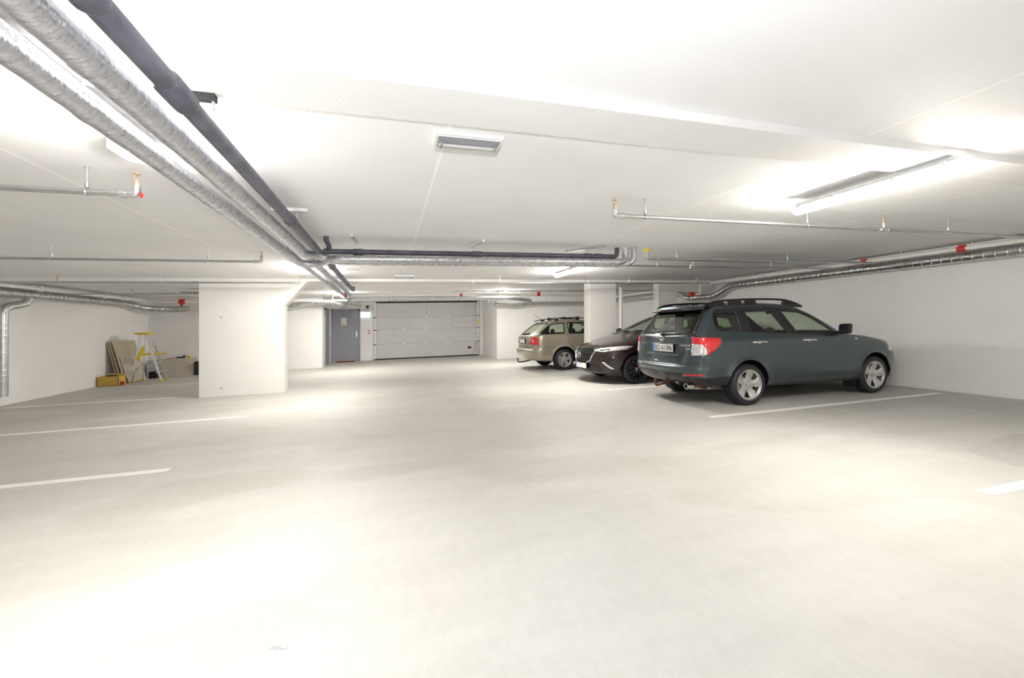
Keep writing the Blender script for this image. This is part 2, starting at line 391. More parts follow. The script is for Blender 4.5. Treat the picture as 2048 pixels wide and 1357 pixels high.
# thicker feed that rises through the slab beside the silver risers
t = thing('feed_pipe', 'thick grey feed pipe rising through the ceiling under a yellow foam collar', 'pipe', (3.84, 5.66, 2.27))
MB().tube(fillet([(3.81, 5.66, CEIL), (3.81, 5.66, 2.275), (8.66, 5.66, 2.275)], .09, 8), .024, 16).build('pipe', M['pipe_steel'], t)
MB().ball((3.81, 5.66, CEIL-.02), .05, 14, (1, 1, .7)).build('foam_collar', M['yellowcap'], t)
MB().cyl((3.93, 5.66, 2.275), (3.96, 5.66, 2.275), .033).cyl((3.98, 5.66, 2.275), (4.01, 5.66, 2.275), .033).build('coupling', M['steel'], t)
for x in (4.36, 6.6): hanger(x, 5.66, 2.275, .024, t)

# ------------------------------------------------------------------ silver insulated pipes
def foil_rf(r, seed, s1=1e9):
    rnd = random.Random(seed); ph = [rnd.random()*6 for _ in range(4)]
    def f(s):
        k = r - .007*min(1, max(0, (s-s1)/.2)) + .0008*math.sin(s*9+ph[0]) + .0006*math.sin(s*31+ph[1])
        m = (s+ph[2]) % 1.15
        return k + (.0035 if m < .07 else 0)
    return f
def foil_pipe(lab, pts, r=.052, seed=1):
    p = resample(fillet(pts, .12, 6), .035)
    o = MB().tube(p, r, 20, rf=foil_rf(r, seed, 10.3)).build('insulated_pipe', M['foil']); tag(o, lab, 'pipe', 'foil wrapped pipes along the ceiling')
HP = 2.20
foil_pipe('left one of the two nearest foil wrapped pipes, entering at the photo left edge',
          [(-1.12, YF+.1, HP), (-1.12, 5.35, HP), (-1.02, 5.75, 2.13), (-.80, 5.75, 2.13), (-.66, 5.58, 2.175), (3.40, 5.58, 2.20), (3.40, 5.58, CEIL)], .053, 1)
foil_pipe('right one of the two nearest foil wrapped pipes, beside the dark drain',
          [(-.925, YF+.1, HP), (-.925, 5.40, HP), (-.80, 5.62, 2.21), (-.62, 5.68, 2.16), (3.30, 5.68, 2.18), (3.54, 5.58, 2.20), (3.54, 5.58, CEIL)], .053, 2)
foil_pipe('left one of the two foil wrapped pipes beyond the bend, running to the far lamp', [(-1.17, 5.45, 2.27), (-1.17, 13.6, 2.27)], .046, 3)
foil_pipe('right one of the two foil wrapped pipes beyond the bend, running to the far lamp', [(-1.00, 5.45, 2.27), (-1.00, 13.8, 2.27)], .046, 4)

# dark drain pipes
def strut(x0, y0, x1, y1, t, zp, px, py, m=None, top=CEIL):
    """perforated channel screwed to the ceiling, with the threaded rod down to the pipe"""
    d = Vector((x1-x0, y1-y0, 0)); L = d.length; d.normalize(); n = Vector((-d.y, d.x, 0))*.018
    a, b = Vector((x0, y0, top-.03)), Vector((x1, y1, top-.03)); s = MB()
    pts = [a-n, b-n, b+n, a+n]; s.hexa(pts + [p+Vector((0, 0, .03)) for p in pts])
    k = int(L/.05)
    s.build('channel_rail', m or M['steel'], t)
    h = MB(); h.cyl((px, py, zp+.04), (px, py, top-.03), .006, 8); h.build('threaded_rod', M['steel'], t)
t = thing('drain_pipe', 'dark grey drain pipe running away from the camera beside the foil wrapped pipes', 'pipe', (-.80, 2, 2.25))
p = MB(); r0, r1 = .040, .050
p.tube([(-.80, YF+.1, 2.26), (-.80, 10.9, 2.26)], r0, 22).build('pipe', M['blackpipe'], t)
for y, L in ((1.42, .10), (1.98, .16), (4.05, .10), (6.9, .1), (9.4, .1)):
    MB().tube([(-.80, y-L/2-.02, 2.26), (-.80, y-L/2, 2.26), (-.80, y+L/2, 2.26), (-.80, y+L/2+.025, 2.26)], [r0, r1, r1, r0], 22).build('socket', M['blackpipe'], t)
MB().tube(fillet([(-.80, 10.8, 2.26), (-.80, 10.95, 2.26), (-.80, 10.95, 2.34)], .05), r0+.004, 16).build('elbow', M['blackpipe'], t)
strut(-.90, 2.19, -.735, 2.19, t, 2.26, -.745, 2.19, M['black'], 2.37)
strut(-1.0, 4.25, -.70, 4.25, t, 2.26, -.79, 4.25)
strut(-.92, 8.3, -.5, 8.3, t, 2.26, -.79, 8.3); strut(-.92, 10.1, -.5, 10.1, t, 2.26, -.79, 10.1)
t = thing('drain_pipe', 'dark grey drain pipe crossing from the silver bend to the riser before the square column', 'pipe', (-.75, 5.68, 2.27))
z = lambda x: 2.275+.004*(x+.8)
MB().tube(fillet([(-.76, 5.66, z(-.76)), (3.30, 5.66, z(3.3)), (3.30, 5.66, CEIL)], .07, 6), .034, 18).build('pipe', M['blackpipe'], t)
for x in (-.35, 1.17, 2.82, 3.0):
    MB().tube([(x-.07, 5.66, z(x)), (x-.05, 5.66, z(x)), (x+.05, 5.66, z(x)), (x+.07, 5.66, z(x))], [.034, .041, .041, .034], 18).build('socket', M['blackpipe'], t)
MB().tube(fillet([(-.72, 5.66, 2.27), (-.68, 5.62, 2.33), (-.70, 5.45, 2.38), (-.70, 5.45, CEIL)], .05), .029, 16).build('branch_elbow', M['blackpipe'], t)
strut(-.40, 5.28, -.36, 5.72, t, 2.27, -.37, 5.68); strut(1.10, 5.80, 1.19, 5.35, t, 2.28, 1.12, 5.66); strut(2.60, 5.95, 2.98, 5.45, t, 2.30, 2.80, 5.66)

# ------------------------------------------------------------------ wall mains and spiral ducts
def spiral_rf(r, pitch=.13, w=.014, rid=.006):
    return lambda s: r + (rid if (s % pitch) < w else 0)
def duct(lab, pts, r, grp=None, rad=.15, extra=None, pitch=.13):
    t = thing('ventilation_duct', lab, 'duct', tuple(pts[0]), grp)
    MB().tube(resample(fillet(pts, rad, 8), .012), r, 24, rf=spiral_rf(r, pitch)).build('duct', M['steel'], t)
    return t
RX = 8.80
t = duct('spiral galvanised duct along the right wall, dipping under the lintel', [(8.84, YF+.1, 2.20), (8.84, 9.3, 2.20), (8.72, 9.72, 1.96), (8.55, 10.6, 1.96), (8.6, 11.0, 2.16), (8.8, 15.7, 2.18)], .085, 'spiral galvanised ducts', .16)
for y in (3.9, 6.2): MB().lathe([(.088, -.02), (.094, -.02), (.094, .02), (.088, .02)], (8.84, y, 2.20), 'y', 20).build('duct_clamp', M['steel'], t)
t = thing('sprinkler_main', 'white sprinkler main along the right wall above the spiral duct', 'pipe', (8.70, 4, 2.31), 'white sprinkler mains')
MB().cyl((8.70, YF+.1, 2.315), (8.70, 9.85, 2.325), .036, 20).build('pipe', M['whitepipe'], t)
def coupling(x, y, z, r, ax, t, m):
    d = .05; a = (x-d, y, z) if ax == 'x' else (x, y-d, z); b = (x+d, y, z) if ax == 'x' else (x, y+d, z)
    f = MB().cyl(a, b, r+.014, 18); f.box(x-.035, x+.035, y-.035, y+.035, z+r, z+r+.03); f.build('coupling', m, t)
for y, m in ((4.42, 'red'), (5.85, 'red'), (6.9, 'white'), (9.8, 'white')): coupling(8.70, y, 2.318, .034, 'y', t, M[m])
for y in (4.3, 5.25, 6.75, 8.4): 
    h = MB(); h.cyl((8.70, y, 2.345), (8.70, y, CEIL), .006, 8); n = 16
    h.tube([(8.70+.041*math.sin(2*PI*k/n), y, 2.32+.041*math.cos(2*PI*k/n)) for k in range(n+1)], .006, 6, caps=False); h.build('hanger', M['whitepipe'], t)
MB().tube(fillet([(8.66, 9.75, 2.30), (8.30, 9.78, 2.29), (8.30, 9.80, 2.02), (8.12, 9.82, 2.02)], .05), .030, 14).build('drop_branch', M['whitepipe'], t)
v = thing('valve', 'red valve beside the duct above the rear of the grey car', 'valve', (8.02, 9.82, 2.02))
vb = MB(); vb.cyl((7.98, 9.82, 2.02), (8.12, 9.82, 2.02), .05, 16); vb.cyl((8.05, 9.82, 1.95), (8.05, 9.82, 2.08), .03); vb.cyl((8.05, 9.76, 2.02), (8.05, 9.90, 2.02), .035); vb.build('valve_body', M['red'], v)
MB().tube(fillet([(7.98, 9.80, 2.02), (7.83, 9.80, 2.0), (7.80, 9.80, 2.06), (7.86, 9.80, 2.10)], .04), .006, 8).build('gauge_tube', M['steel'], v)
MB().cyl((8.04, 9.82, 1.96), (8.04, 9.82, 1.84), .007, 8).build('test_tap', M['steel'], v)
t = thing('sprinkler_main', 'white sprinkler main seen between the two right columns, along the far right wall', 'pipe', (8.70, 12, 2.31), 'white sprinkler mains')
MB().cyl((8.68, 10.35, 2.31), (8.68, 15.6, 2.31), .036, 18).build('pipe', M['whitepipe'], t); coupling(8.68, 12.3, 2.31, .036, 'y', t, M['white'])
# left wall
t = duct('spiral galvanised duct along the left wall under the white main', [(-7.03, YF+.1, 2.19), (-7.03, 14.4, 2.19), (-6.85, 15.0, 2.09), (-6.3, 15.35, 2.06), (-5.9, 15.35, 2.08)], .085, 'spiral galvanised ducts', .2)
t = thing('sprinkler_main', 'white sprinkler main along the left wall above the spiral duct', 'pipe', (-6.88, 10, 2.31), 'white sprinkler mains')
MB().cyl((-6.88, YF+.1, 2.30), (-6.88, 15.3, 2.31), .036, 18).build('pipe', M['whitepipe'], t)
for y in (11.15, 13.2, 14.0): coupling(-6.88, y, 2.305, .038, 'y', t, M['white'])
for y in (10.6, 13.5): MB().tube([(-6.88, y, 2.34), (-6.93, y, CEIL)], .007, 8).build('hanger', M['whitepipe'], t)
t = thing('ventilation_duct', 'vertical spiral duct dropping down the left wall at the photo edge', 'duct', (-7.06, 10.5, .19), 'spiral galvanised ducts')
MB().tube(resample(fillet([(-6.95, 10.95, 2.10), (-6.95, 10.90, 2.0), (-7.08, 10.55, 1.90), (-7.08, 10.55, .19)], .14, 8), .012), .075, 20, rf=spiral_rf(.075, .11, .012, .0025)).build('duct', M['steel'], t)
for z0 in (.38, 1.72): MB().lathe([(.076, -.014), (.083, -.014), (.083, .014), (.076, .014)], (-7.08, 10.55, z0), 'z', 20).build('duct_clamp', M['steel'], t)
# white drain beside the square column
t = thing('drain_pipe', 'white vertical drain pipe beside the square column', 'pipe', (6.03, 10.2, 0))
MB().tube(fillet([(5.98, 10.50, 2.22), (5.98, 10.06, 2.22), (5.98, 10.06, 0)], .09, 8), .055, 20).build('pipe', M['whitepipe'], t)
for z0 in (1.95, 1.1): MB().box(5.80, 5.98, 10.05, 10.08, z0, z0+.03).build('bracket', M['steel'], t)
# far cross main in front of the garage door
YM = 12.7
t = thing('sprinkler_main', 'long white sprinkler main crossing in front of the garage door, with red caps', 'pipe', (1.8, YM, 2.26), 'white sprinkler mains')
MB().cyl((-1.10, YM, 2.27), (4.55, YM, 2.27), .052, 20).build('pipe', M['whitepipe'], t)
for x in (-1.14, 4.60): MB().cyl((x-.05, YM, 2.27), (x+.05, YM, 2.27), .068, 16).build('end_cap', M['red'], t)
f = MB(); f.lathe([(0, 0), (.03, 0), (.04, .09), (0, .1)], (2.12, YM-.06, 2.20), 'z', 12); f.build('flow_switch', M['red'], t)
for x in (.6, 2.9, 4.0): hanger(x, YM, 2.27, .052, t)
t = duct('long galvanised duct behind the white main, above the garage door', [(-1.0, 13.1, 2.19), (3.8, 13.1, 2.19), (4.6, 13.5, 2.11)], .075, 'spiral galvanised ducts', .2)
for x in (.2, 3.2): hanger(x, 13.1, 2.19, .078, t)
t = duct('galvanised duct with a bend above the beige car', [(3.9, 15.55, 2.10), (4.7, 15.55, 2.05), (5.3, 15.60, 2.12), (8.6, 15.60, 2.12)], .075, 'spiral galvanised ducts', .2)
for x in (6.0, 7.8): hanger(x, 15.60, 2.12, .078, t)
t = duct('short galvanised duct above the recess left of the grey door', [(-3.9, 15.5, 2.12), (-2.9, 15.5, 2.12), (-2.55, 15.5, 2.24), (-1.75, 15.5, 2.24)], .09, 'spiral galvanised ducts', .12, pitch=.09)
MB().tube(resample(fillet([(-1.8, 15.5, 2.24), (-1.55, 15.6, 2.18), (-1.45, 16.0, 2.16)], .1), .01), .1, 20, rf=spiral_rf(.1, .04, .015, .008)).build('flexible_end', M['steel'], t)
t = duct('galvanised duct stub above the grey door slanting to the right', [(-1.35, 16.2, 2.30), (-.95, 16.6, 2.22)], .10, 'spiral galvanised ducts')
hanger(-1.1, 16.45, 2.25, .10, t)
for (x0, x1, y, z0, r, m, lab) in [(-3.4, -1.25, 14.6, 2.24, .028, 'whitepipe', 'white pipe crossing above the recess before the grey door'),
                                   (-3.0, -1.5, 13.4, 2.33, .035, 'whitepipe', 'pale pipe near the ceiling behind the haunch of the broad column'),
                                   (-2.9, -1.6, 12.0, 2.37, .02, 'white', 'white cable conduit near the ceiling behind the broad column'),
                                   (-6.5, -3.4, 14.9, 2.27, .045, 'whitepipe', 'white pipe across the ladder corner, left of the broad column'),
                                   (-6.4, -4.1, 15.6, 2.06, .03, 'whitepipe', 'thin pipe low on the back wall of the ladder corner')]:
    o = thing('service_pipe', lab, 'pipe', (x0, y, z0)); MB().cyl((x0, y, z0), (x1, y, z0), r, 14).build('pipe', M[m], o)
    for q in (.2, .8): hanger(x0+(x1-x0)*q, y, z0, r, o)
v = thing('valve', 'red valve on the pipe in the ladder corner, left of the broad column', 'valve', (-5.9, 14.9, 2.27))
MB().cyl((-5.95, 14.9, 2.27), (-5.80, 14.9, 2.27), .07, 14).cyl((-5.88, 14.9, 2.22), (-5.88, 14.85, 2.13), .03).build('valve_body', M['red'], v)
tr = thing('cable_tray', 'grey cable tray under the ceiling just left of the broad column', 'cable tray', (-4.6, 11, 2.3))
MB().box(-4.85, -3.7, 12.2, 12.4, 2.29, 2.31).box(-4.85, -3.7, 12.2, 12.205, 2.29, 2.34).box(-4.85, -3.7, 12.395, 12.4, 2.29, 2.34).build('tray', M['steel'], tr)
for x in (-4.7, -3.85): MB().cyl((x, 12.3, 2.30), (x, 12.3, CEIL), .006, 8).build('threaded_rod', M['steel'], tr)

# ------------------------------------------------------------------ doors and wall fittings
def door_leaf(name, x0, x1, z1, y, hinge='l'):
    e = bpy.data.objects.new(name, None); link(e); e.location = ((x0+x1)/2, y, SL*(x0+x1)/2); struct(e)
    fr = MB(); fr.box(x0, x0+.07, y-.07, y, 0, z1); fr.box(x1-.07, x1, y-.07, y, 0, z1); fr.box(x0, x1, y-.07, y, z1-.07, z1)
    fr.build('door_frame', M['doorgrey'], e, bevel=.004)
    MB().box(x0+.07, x1-.07, y-.05, y-.005, .02, z1-.07).build('door_leaf', M['doorgrey'], e, bevel=.004)
    return e
d1 = door_leaf('door_1', -2.17, -1.07, 2.13, YN)
h = MB(); h.box(-1.23, -1.18, YN-.06, YN-.05, 1.00, 1.22); h.cyl((-1.205, YN-.05, 1.08), (-1.205, YN-.10, 1.08), .01, 10); h.tube(fillet([(-1.205, YN-.10, 1.08), (-1.32, YN-.10, 1.08)], .01), .009, 10); h.build('door_handle', M['steel'], d1)
o = MB().box(-1.80, -1.58, YN-.055, YN-.05, 1.48, 1.78).build('notice', M['paper']); tag(o, 'paper notice taped to the grey door', 'notice')
o = MB().box(-1.95, -1.25, YN-.45, YN-.06, 0, .018).build('doormat', mat('red_brown_mat', (.25, .04, .02), .9)); tag(o, 'dark red doormat at the foot of the grey door', 'doormat')
# side door in the recess
e = bpy.data.objects.new('door_2', None); link(e); e.location = (-2.17, 17.2, SL*-2.17); struct(e)
f = MB(); f.box(-2.17, -2.13, 16.45, 16.52, 0, 2.10).box(-2.17, -2.13, 17.43, 17.50, 0, 2.10).box(-2.17, -2.13, 16.45, 17.50, 2.04, 2.10); f.build('door_frame', M['doorgrey'], e)
MB().box(-2.165, -2.145, 16.52, 17.43, .02, 2.04).build('door_leaf', M['doorgrey'], e)
MB().box(-2.145, -2.135, 16.60, 16.64, 1.6, 1.8).build('hinge', M['steel'], e); MB().box(-2.145, -2.135, 16.60, 16.64, .15, .3).build('hinge', M['steel'], e)
MB().cyl((-2.145, 17.35, 1.05), (-2.09, 17.35, 1.05), .01, 8).cyl((-2.09, 17.35, 1.05), (-2.09, 17.25, 1.05), .01, 8).build('door_handle', M['steel'], e)
o = MB().cyl((-2.12, 17.75, 1.0), (-2.12, 17.75, 2.2), .012, 8).build('conduit', M['whitepipe']); tag(o, 'thin vertical conduit between the side door and the grey door', 'conduit')
# garage door
GX0, GX1 = -.50, 3.84; GY = YN+.04
g = bpy.data.objects.new('door_3', None); link(g); g.location = ((GX0+GX1)/2, YN, SL*(GX0+GX1)/2); struct(g)
nsec = 4; H = [.05, .66, 1.26, 1.77, 2.36]
for i in range(4):
    s = MB(); s.box(GX0, GX1, GY, GY+.05, H[i], H[i+1]-.006); nr = 5; dz = (H[i+1]-H[i]-.02)/nr
    for k in range(nr): s.box(GX0+.01, GX1-.01, GY-.006, GY, H[i]+.012+k*dz, H[i]+dz-.004+k*dz)
    s.build('door_panel', M['sheet'], g, bevel=.002)
MB().box(GX0, GX1, GY-.01, GY+.05, 0, .05).build('bottom_seal', M['black'], g)
MB().box(GX0, GX1, GY-.02, GY+.05, 2.36, 2.41).build('top_seal', M['black'], g)
for x in (.68, 1.59, 2.52):
    for z0 in (.66, 1.26, 1.77): MB().box(x-.06, x+.06, GY-.03, GY-.005, z0-.05, z0+.045).build('hinge', M['white'], g, bevel=.006)
MB().box(3.38, 3.54, GY-.03, GY-.005, .33, .41).build('door_handle', M['black'], g, bevel=.01)
for x in (GX0, GX1):
    s = 1 if x < 0 else -1
    MB().box(x-.055, x+.055, GY-.07, GY-.06+.01, .05, 2.40).box(x-.055*s-.01, x-.055*s+.01, GY-.07, GY, .05, 2.4).build('vertical_track', M['steel'] if s < 0 else M['white'], g)
    for z0 in (.62, 1.22, 1.74): MB().box(x-.06, x+.06, GY-.085, GY-.07, z0, z0+.03).build('roller_bracket', M['black'], g)
MB().box(3.80, 3.88, GY-.085, GY-.07, 1.38, 1.55).build('warning_sticker', M['yellow'], g)
MB().cyl((1.60, YN-.1, 1.95), (1.60, YN-.1, CEIL), .006, 6).cyl((1.60, YN-.1, 1.88), (1.60, YN-.1, 1.96), .018, 8).build('pull_cord', M['greyinner'], g)
MB().tube(fillet([(3.72, GY-.03, .62), (3.70, GY-.03, .3), (3.58, GY-.05, .06), (3.5, GY-.06, .06)], .1), .006, 6).build('cable', M['red'], g)
# wall fittings
o = MB().cyl((-.79, YN, 2.21), (-.79, YN-.07, 2.21), .055, 18).cyl((-.79, YN-.07, 2.21), (-.79, YN-.09, 2.21), .03, 14).build('alarm_sounder', mat('dark_red_plastic', (.10, .01, .02), .4)); tag(o, 'round dark red alarm sounder above the green exit sign', 'alarm')
t = thing('exit_sign', 'lit green and white exit sign right of the grey door', 'exit sign', (-.88, YN, 1.82))
MB().box(-1.05, -.70, YN-.07, YN, 2.0, 2.07).build('housing', M['white'], t, bevel=.004)
MB().box(-1.05, -.70, YN-.045, YN-.03, 1.79, 2.0).build('sign_panel', M['exit'], t)
a = MB(); wv = emis('exit_pictogram', (1, 1, 1), 2.0); a.box(-.80, -.74, YN-.05, YN-.045, 1.82, 1.97); a.box(-.98, -.86, YN-.05, YN-.045, 1.885, 1.905)
a.prism([(-.98, 1.895), (-.94, 1.93), (-.94, 1.86)], 'y', YN-.05, YN-.045); a.build('pictogram', wv, t)
t = thing('switch', 'small white switch with red symbols left of the garage door', 'switch', (-.73, YN, 1.1))
MB().box(-.78, -.68, YN-.03, YN, 1.10, 1.26).build('plate', M['white'], t, bevel=.004)
MB().box(-.77, -.69, YN-.035, YN-.03, 1.21, 1.25).box(-.77, -.69, YN-.035, YN-.03, 1.11, 1.15).build('button', M['red'], t)
t = thing('ceiling_sensor', 'small white dome on the wall top right of the garage door', 'sensor', (3.9, 15.9, 2.3))
MB().ball((3.9, 16.6, 2.28), .045, 12).build('dome', M['white'], t); MB().cyl((3.9, 16.6, 2.3), (3.9, 16.6, CEIL), .012).build('stem', M['white'], t)

# ------------------------------------------------------------------ ladder corner
def bar(a, b, w, d, up=(0, 1, 0)):
    """flat bar from a to b, w wide along 'up', d thick"""
    a, b = Vector(a), Vector(b); t = (b-a).normalized(); u = Vector(up); u = (u-t*u.dot(t)).normalized(); n = t.cross(u)
    q = [u*w/2+n*d/2, u*w/2-n*d/2, -u*w/2-n*d/2, -u*w/2+n*d/2]
    return [a+k for k in q] + [b+k for k in q]
t = thing('stepladder', 'aluminium stepladder with yellow top tray and yellow feet, standing open', 'ladder', (-6.15, 14.0, 0))
LT = 1.33
FEET = {('front', -1): (-5.99, 13.97), ('front', 1): (-6.10, 14.55), ('rear', -1): (-6.68, 14.03), ('rear', 1): (-6.63, 14.44)}
TOPS = {('front', -1): (-6.42, 14.12), ('front', 1): (-6.42, 14.36), ('rear', -1): (-6.55, 14.12), ('rear', 1): (-6.55, 14.36)}
def lp(side, s, leg):
    a, b = FEET[leg, side], TOPS[leg, side]
    return (a[0]+(b[0]-a[0])*s, a[1]+(b[1]-a[1])*s, .02+(LT-.02)*s)
for side in (-1, 1):
    MB().hexa(bar(lp(side, 0, 'front'), lp(side, 1, 'front'), .05, .02, (1, 0, .2))).build('front_rail', M['alu'], t)
    MB().hexa(bar(lp(side, 0, 'rear'), lp(side, 1, 'rear'), .035, .015, (1, 0, 0))).build('rear_rail', M['alu'], t)
    for leg in ('front', 'rear'):
        p0 = lp(side, 0, leg); MB().box(p0[0]-.035, p0[0]+.035, p0[1]-.03, p0[1]+.03, 0, .05).build('foot', M['yellow'], t, bevel=.008)
for s in (.17, .36, .55, .74):
    a, b = lp(-1, s, 'front'), lp(1, s, 'front')
    MB().add([(a[0]-.07, a[1], a[2]), (a[0]+.02, a[1], a[2]), (b[0]+.02, b[1], b[2]), (b[0]-.07, b[1], b[2]),
              (a[0]-.07, a[1], a[2]+.025), (a[0]+.02, a[1], a[2]+.025), (b[0]+.02, b[1], b[2]+.025), (b[0]-.07, b[1], b[2]+.025)],
             [(3, 2, 1, 0), (4, 5, 6, 7), (0, 1, 5, 4), (1, 2, 6, 5), (2, 3, 7, 6), (3, 0, 4, 7)]).build('step', M['alu'], t)
    if s in (.17, .55):
        a, b = lp(-1, s, 'rear'), lp(1, s, 'rear'); MB().hexa(bar(a, b, .03, .01, (0, 0, 1))).build('rear_brace', M['alu'], t)
MB().hexa([(-6.62, 14.07, 1.31), (-6.36, 14.07, 1.31), (-6.36, 14.40, 1.31), (-6.62, 14.40, 1.31), (-6.69, 14.05, 1.37), (-6.34, 14.05, 1.37), (-6.34, 14.42, 1.37), (-6.69, 14.42, 1.37)]).build('top_tray', M['yellow'], t, bevel=.01)
MB().hexa([(-6.50, 14.08, .74), (-6.12, 14.08, .74), (-6.12, 14.46, .74), (-6.50, 14.46, .74), (-6.50, 14.08, .79), (-6.04, 14.08, .78), (-6.04, 14.46, .78), (-6.50, 14.46, .79)]).build('platform', M['yellow'], t, bevel=.01)
MB().hexa(bar((-6.555, 14.0, .60), (-6.45, 14.06, .97), .085, .02, (1, 0, 0))).build('side_guard', M['yellow'], t)
MB().tube(fillet([(-6.62, 14.08, .36), (-6.45, 14.08, .47), (-6.20, 14.08, .42)], .08), .008, 8).build('spreader', M['alu'], t)

def leaning(name, lab, x0, y0, y1, top, z1, th, m, lean=.0, grp=None, dy=0.):
    """board with its foot at x0 and its top leaning toward the wall at x=top"""
    p = [(x0, y0, 0), (x0, y1, 0), (x0+th, y1, 0), (x0+th, y0, 0), (top, y0+dy, z1), (top, y1+dy, z1), (top+th, y1+dy, z1), (top+th, y0+dy, z1)]
    o = MB().hexa(p).build(name, m, bevel=.002); tag(o, lab, 'board', grp); return o
leaning('board', 'tall board leaning on the left wall, rearmost of the stack', -6.94, 13.87, 14.90, -7.18, 1.14, .02, M['ply'], grp='boards leaning on the left wall')
leaning('board', 'tall board leaning on the left wall, in the middle of the stack', -6.88, 13.88, 14.92, -7.14, 1.15, .02, M['ply'], grp='boards leaning on the left wall')
leaning('board', 'tall stained board leaning on the left wall, frontmost tall one', -6.80, 13.90, 14.95, -7.09, 1.16, .025, M['ply'], grp='boards leaning on the left wall')
leaning('board', 'shorter pale board leaning in front of the tall boards behind the ladder', -6.74, 13.96, 14.8, -6.94, .70, .02, M['plypale'], grp='boards leaning on the left wall')
t = thing('carton', 'open brown cardboard box against the left wall beside the leaning boards', 'cardboard box', (-6.95, 13.75, 0))
b = MB(); x0, x1, y0, y1, hh = -7.18, -6.72, 13.48, 13.80, .25
b.box(x0, x1, y0, y0+.008, 0, hh).box(x0, x1, y1-.008, y1, 0, hh).box(x0, x0+.008, y0, y1, 0, hh).box(x1-.008, x1, y0, y1, 0, hh).box(x0, x1, y0, y1, 0, .008); b.build('box', M['carton'], t)
MB().hexa([(x0+.05, y1, hh-.01), (x1, y1, hh-.01), (x1, y1+.005, hh-.01), (x0+.05, y1+.005, hh-.01), (x0+.05, y1+.02, hh+.05), (x1-.02, y1+.02, hh+.05), (x1-.02, y1+.03, hh+.05), (x0+.05, y1+.03, hh+.05)]).build('flap', M['carton'], t)
MB().box(x0+.15, x0+.3, y0+.1, y0+.25, .1, .27).build('contents', M['black'], t)
o = MB().box(-6.72, -6.66, 13.55, 13.62, 0, .10).build('block', M['red']); tag(o, 'small red block between the cardboard box and the leaning boards', 'block')
o = MB().hexa([(-7.08, 15.62, 0), (-5.87, 15.62, 0), (-5.87, 15.65, 0), (-7.08, 15.65, 0), (-7.05, 15.86, .53), (-5.85, 15.86, .53), (-5.85, 15.89, .53), (-7.05, 15.89, .53)]).build('board', M['plypale'])
tag(o, 'long low board leaning on the back wall behind the ladder', 'board')
o = MB().box(-7.17, -6.80, 15.05, 15.5, 0, .46).build('crate', M['greyinner'], bevel=.01); tag(o, 'grey crate between the boards, seen through the ladder', 'crate')
o = MB().box(-6.78, -6.60, 15.10, 15.4, 0, .20).build('toolbox', M['black'], bevel=.01); tag(o, 'dark box on the floor behind the ladder', 'box')
o = MB().box(-5.84, -5.72, 15.60, 15.8, 0, .42).build('bag', M['black'], bevel=.02); tag(o, 'dark bag at the right end of the long low board', 'bag')
o = MB().box(-6.42, -6.20, 15.885, 15.935, .535, .575).box(-6.24, -6.19, 15.885, 15.935, .56, .62).build('drill', M['black'], bevel=.005); tag(o, 'black hand tool standing on top of the long low board', 'tool')
o = MB().box(-6.18, -6.02, 15.865, 15.93, .532, .55).ball((-6.06, 15.90, .575), .04, 10).build('hand_tool', M['yellow']); tag(o, 'yellow hand tool on top of the long low board', 'tool')
o = MB().box(-6.66, -6.46, 15.87, 15.90, .532, .547).build('stick', M['red']); tag(o, 'thin red stick on top of the long low board', 'stick')

# ------------------------------------------------------------------ cars
M['glass'] = glass('car_glass', (.80, .87, .77))
M['darkglass'] = mat('dark_mirror_glass', (.03, .035, .04), .05, .5, .02, 5)
M['tyre'] = mat('tyre_rubber', (.013, .013, .018), .55, 0, .15, 20, .1, 60)
M['trim'] = mat('black_trim', (.012, .012, .015), .28, 0, .1, 8)
M['cabin'] = mat('dark_cabin_fabric', (.03, .03, .035), .8, 0, .2, 20)
M['chrome'] = mat('chrome', (.85, .85, .86), .12, 1., .02, 8)
M['rim'] = mat('silver_alloy', (.62, .62, .61), .25, .85, .04, 10)
M['rimdark'] = mat('dark_alloy', (.05, .05, .06), .22, .7, .04, 10)
M['lens_red'] = mat('red_lens', (.62, .012, .018), .12, 0, .15, 12, coat=1)
M['lens_clear'] = mat('clear_lens', (.72, .71, .70), .12, .35, .15, 18, coat=1)
M['plate'] = mat('number_plate', (.88, .88, .88), .35, 0, .02, 10)
M['plateblue'] = mat('plate_blue', (.10, .25, .75), .35, 0, .02, 10)
M['ink'] = mat('plate_ink', (.03, .03, .03), .5)
M['rust'] = mat('rusty_steel', (.16, .07, .03), .7, .3, .5, 20)
def paint(name, col, metal=.55): return mat(name, col, .32, metal, .03, 3, coat=1.)

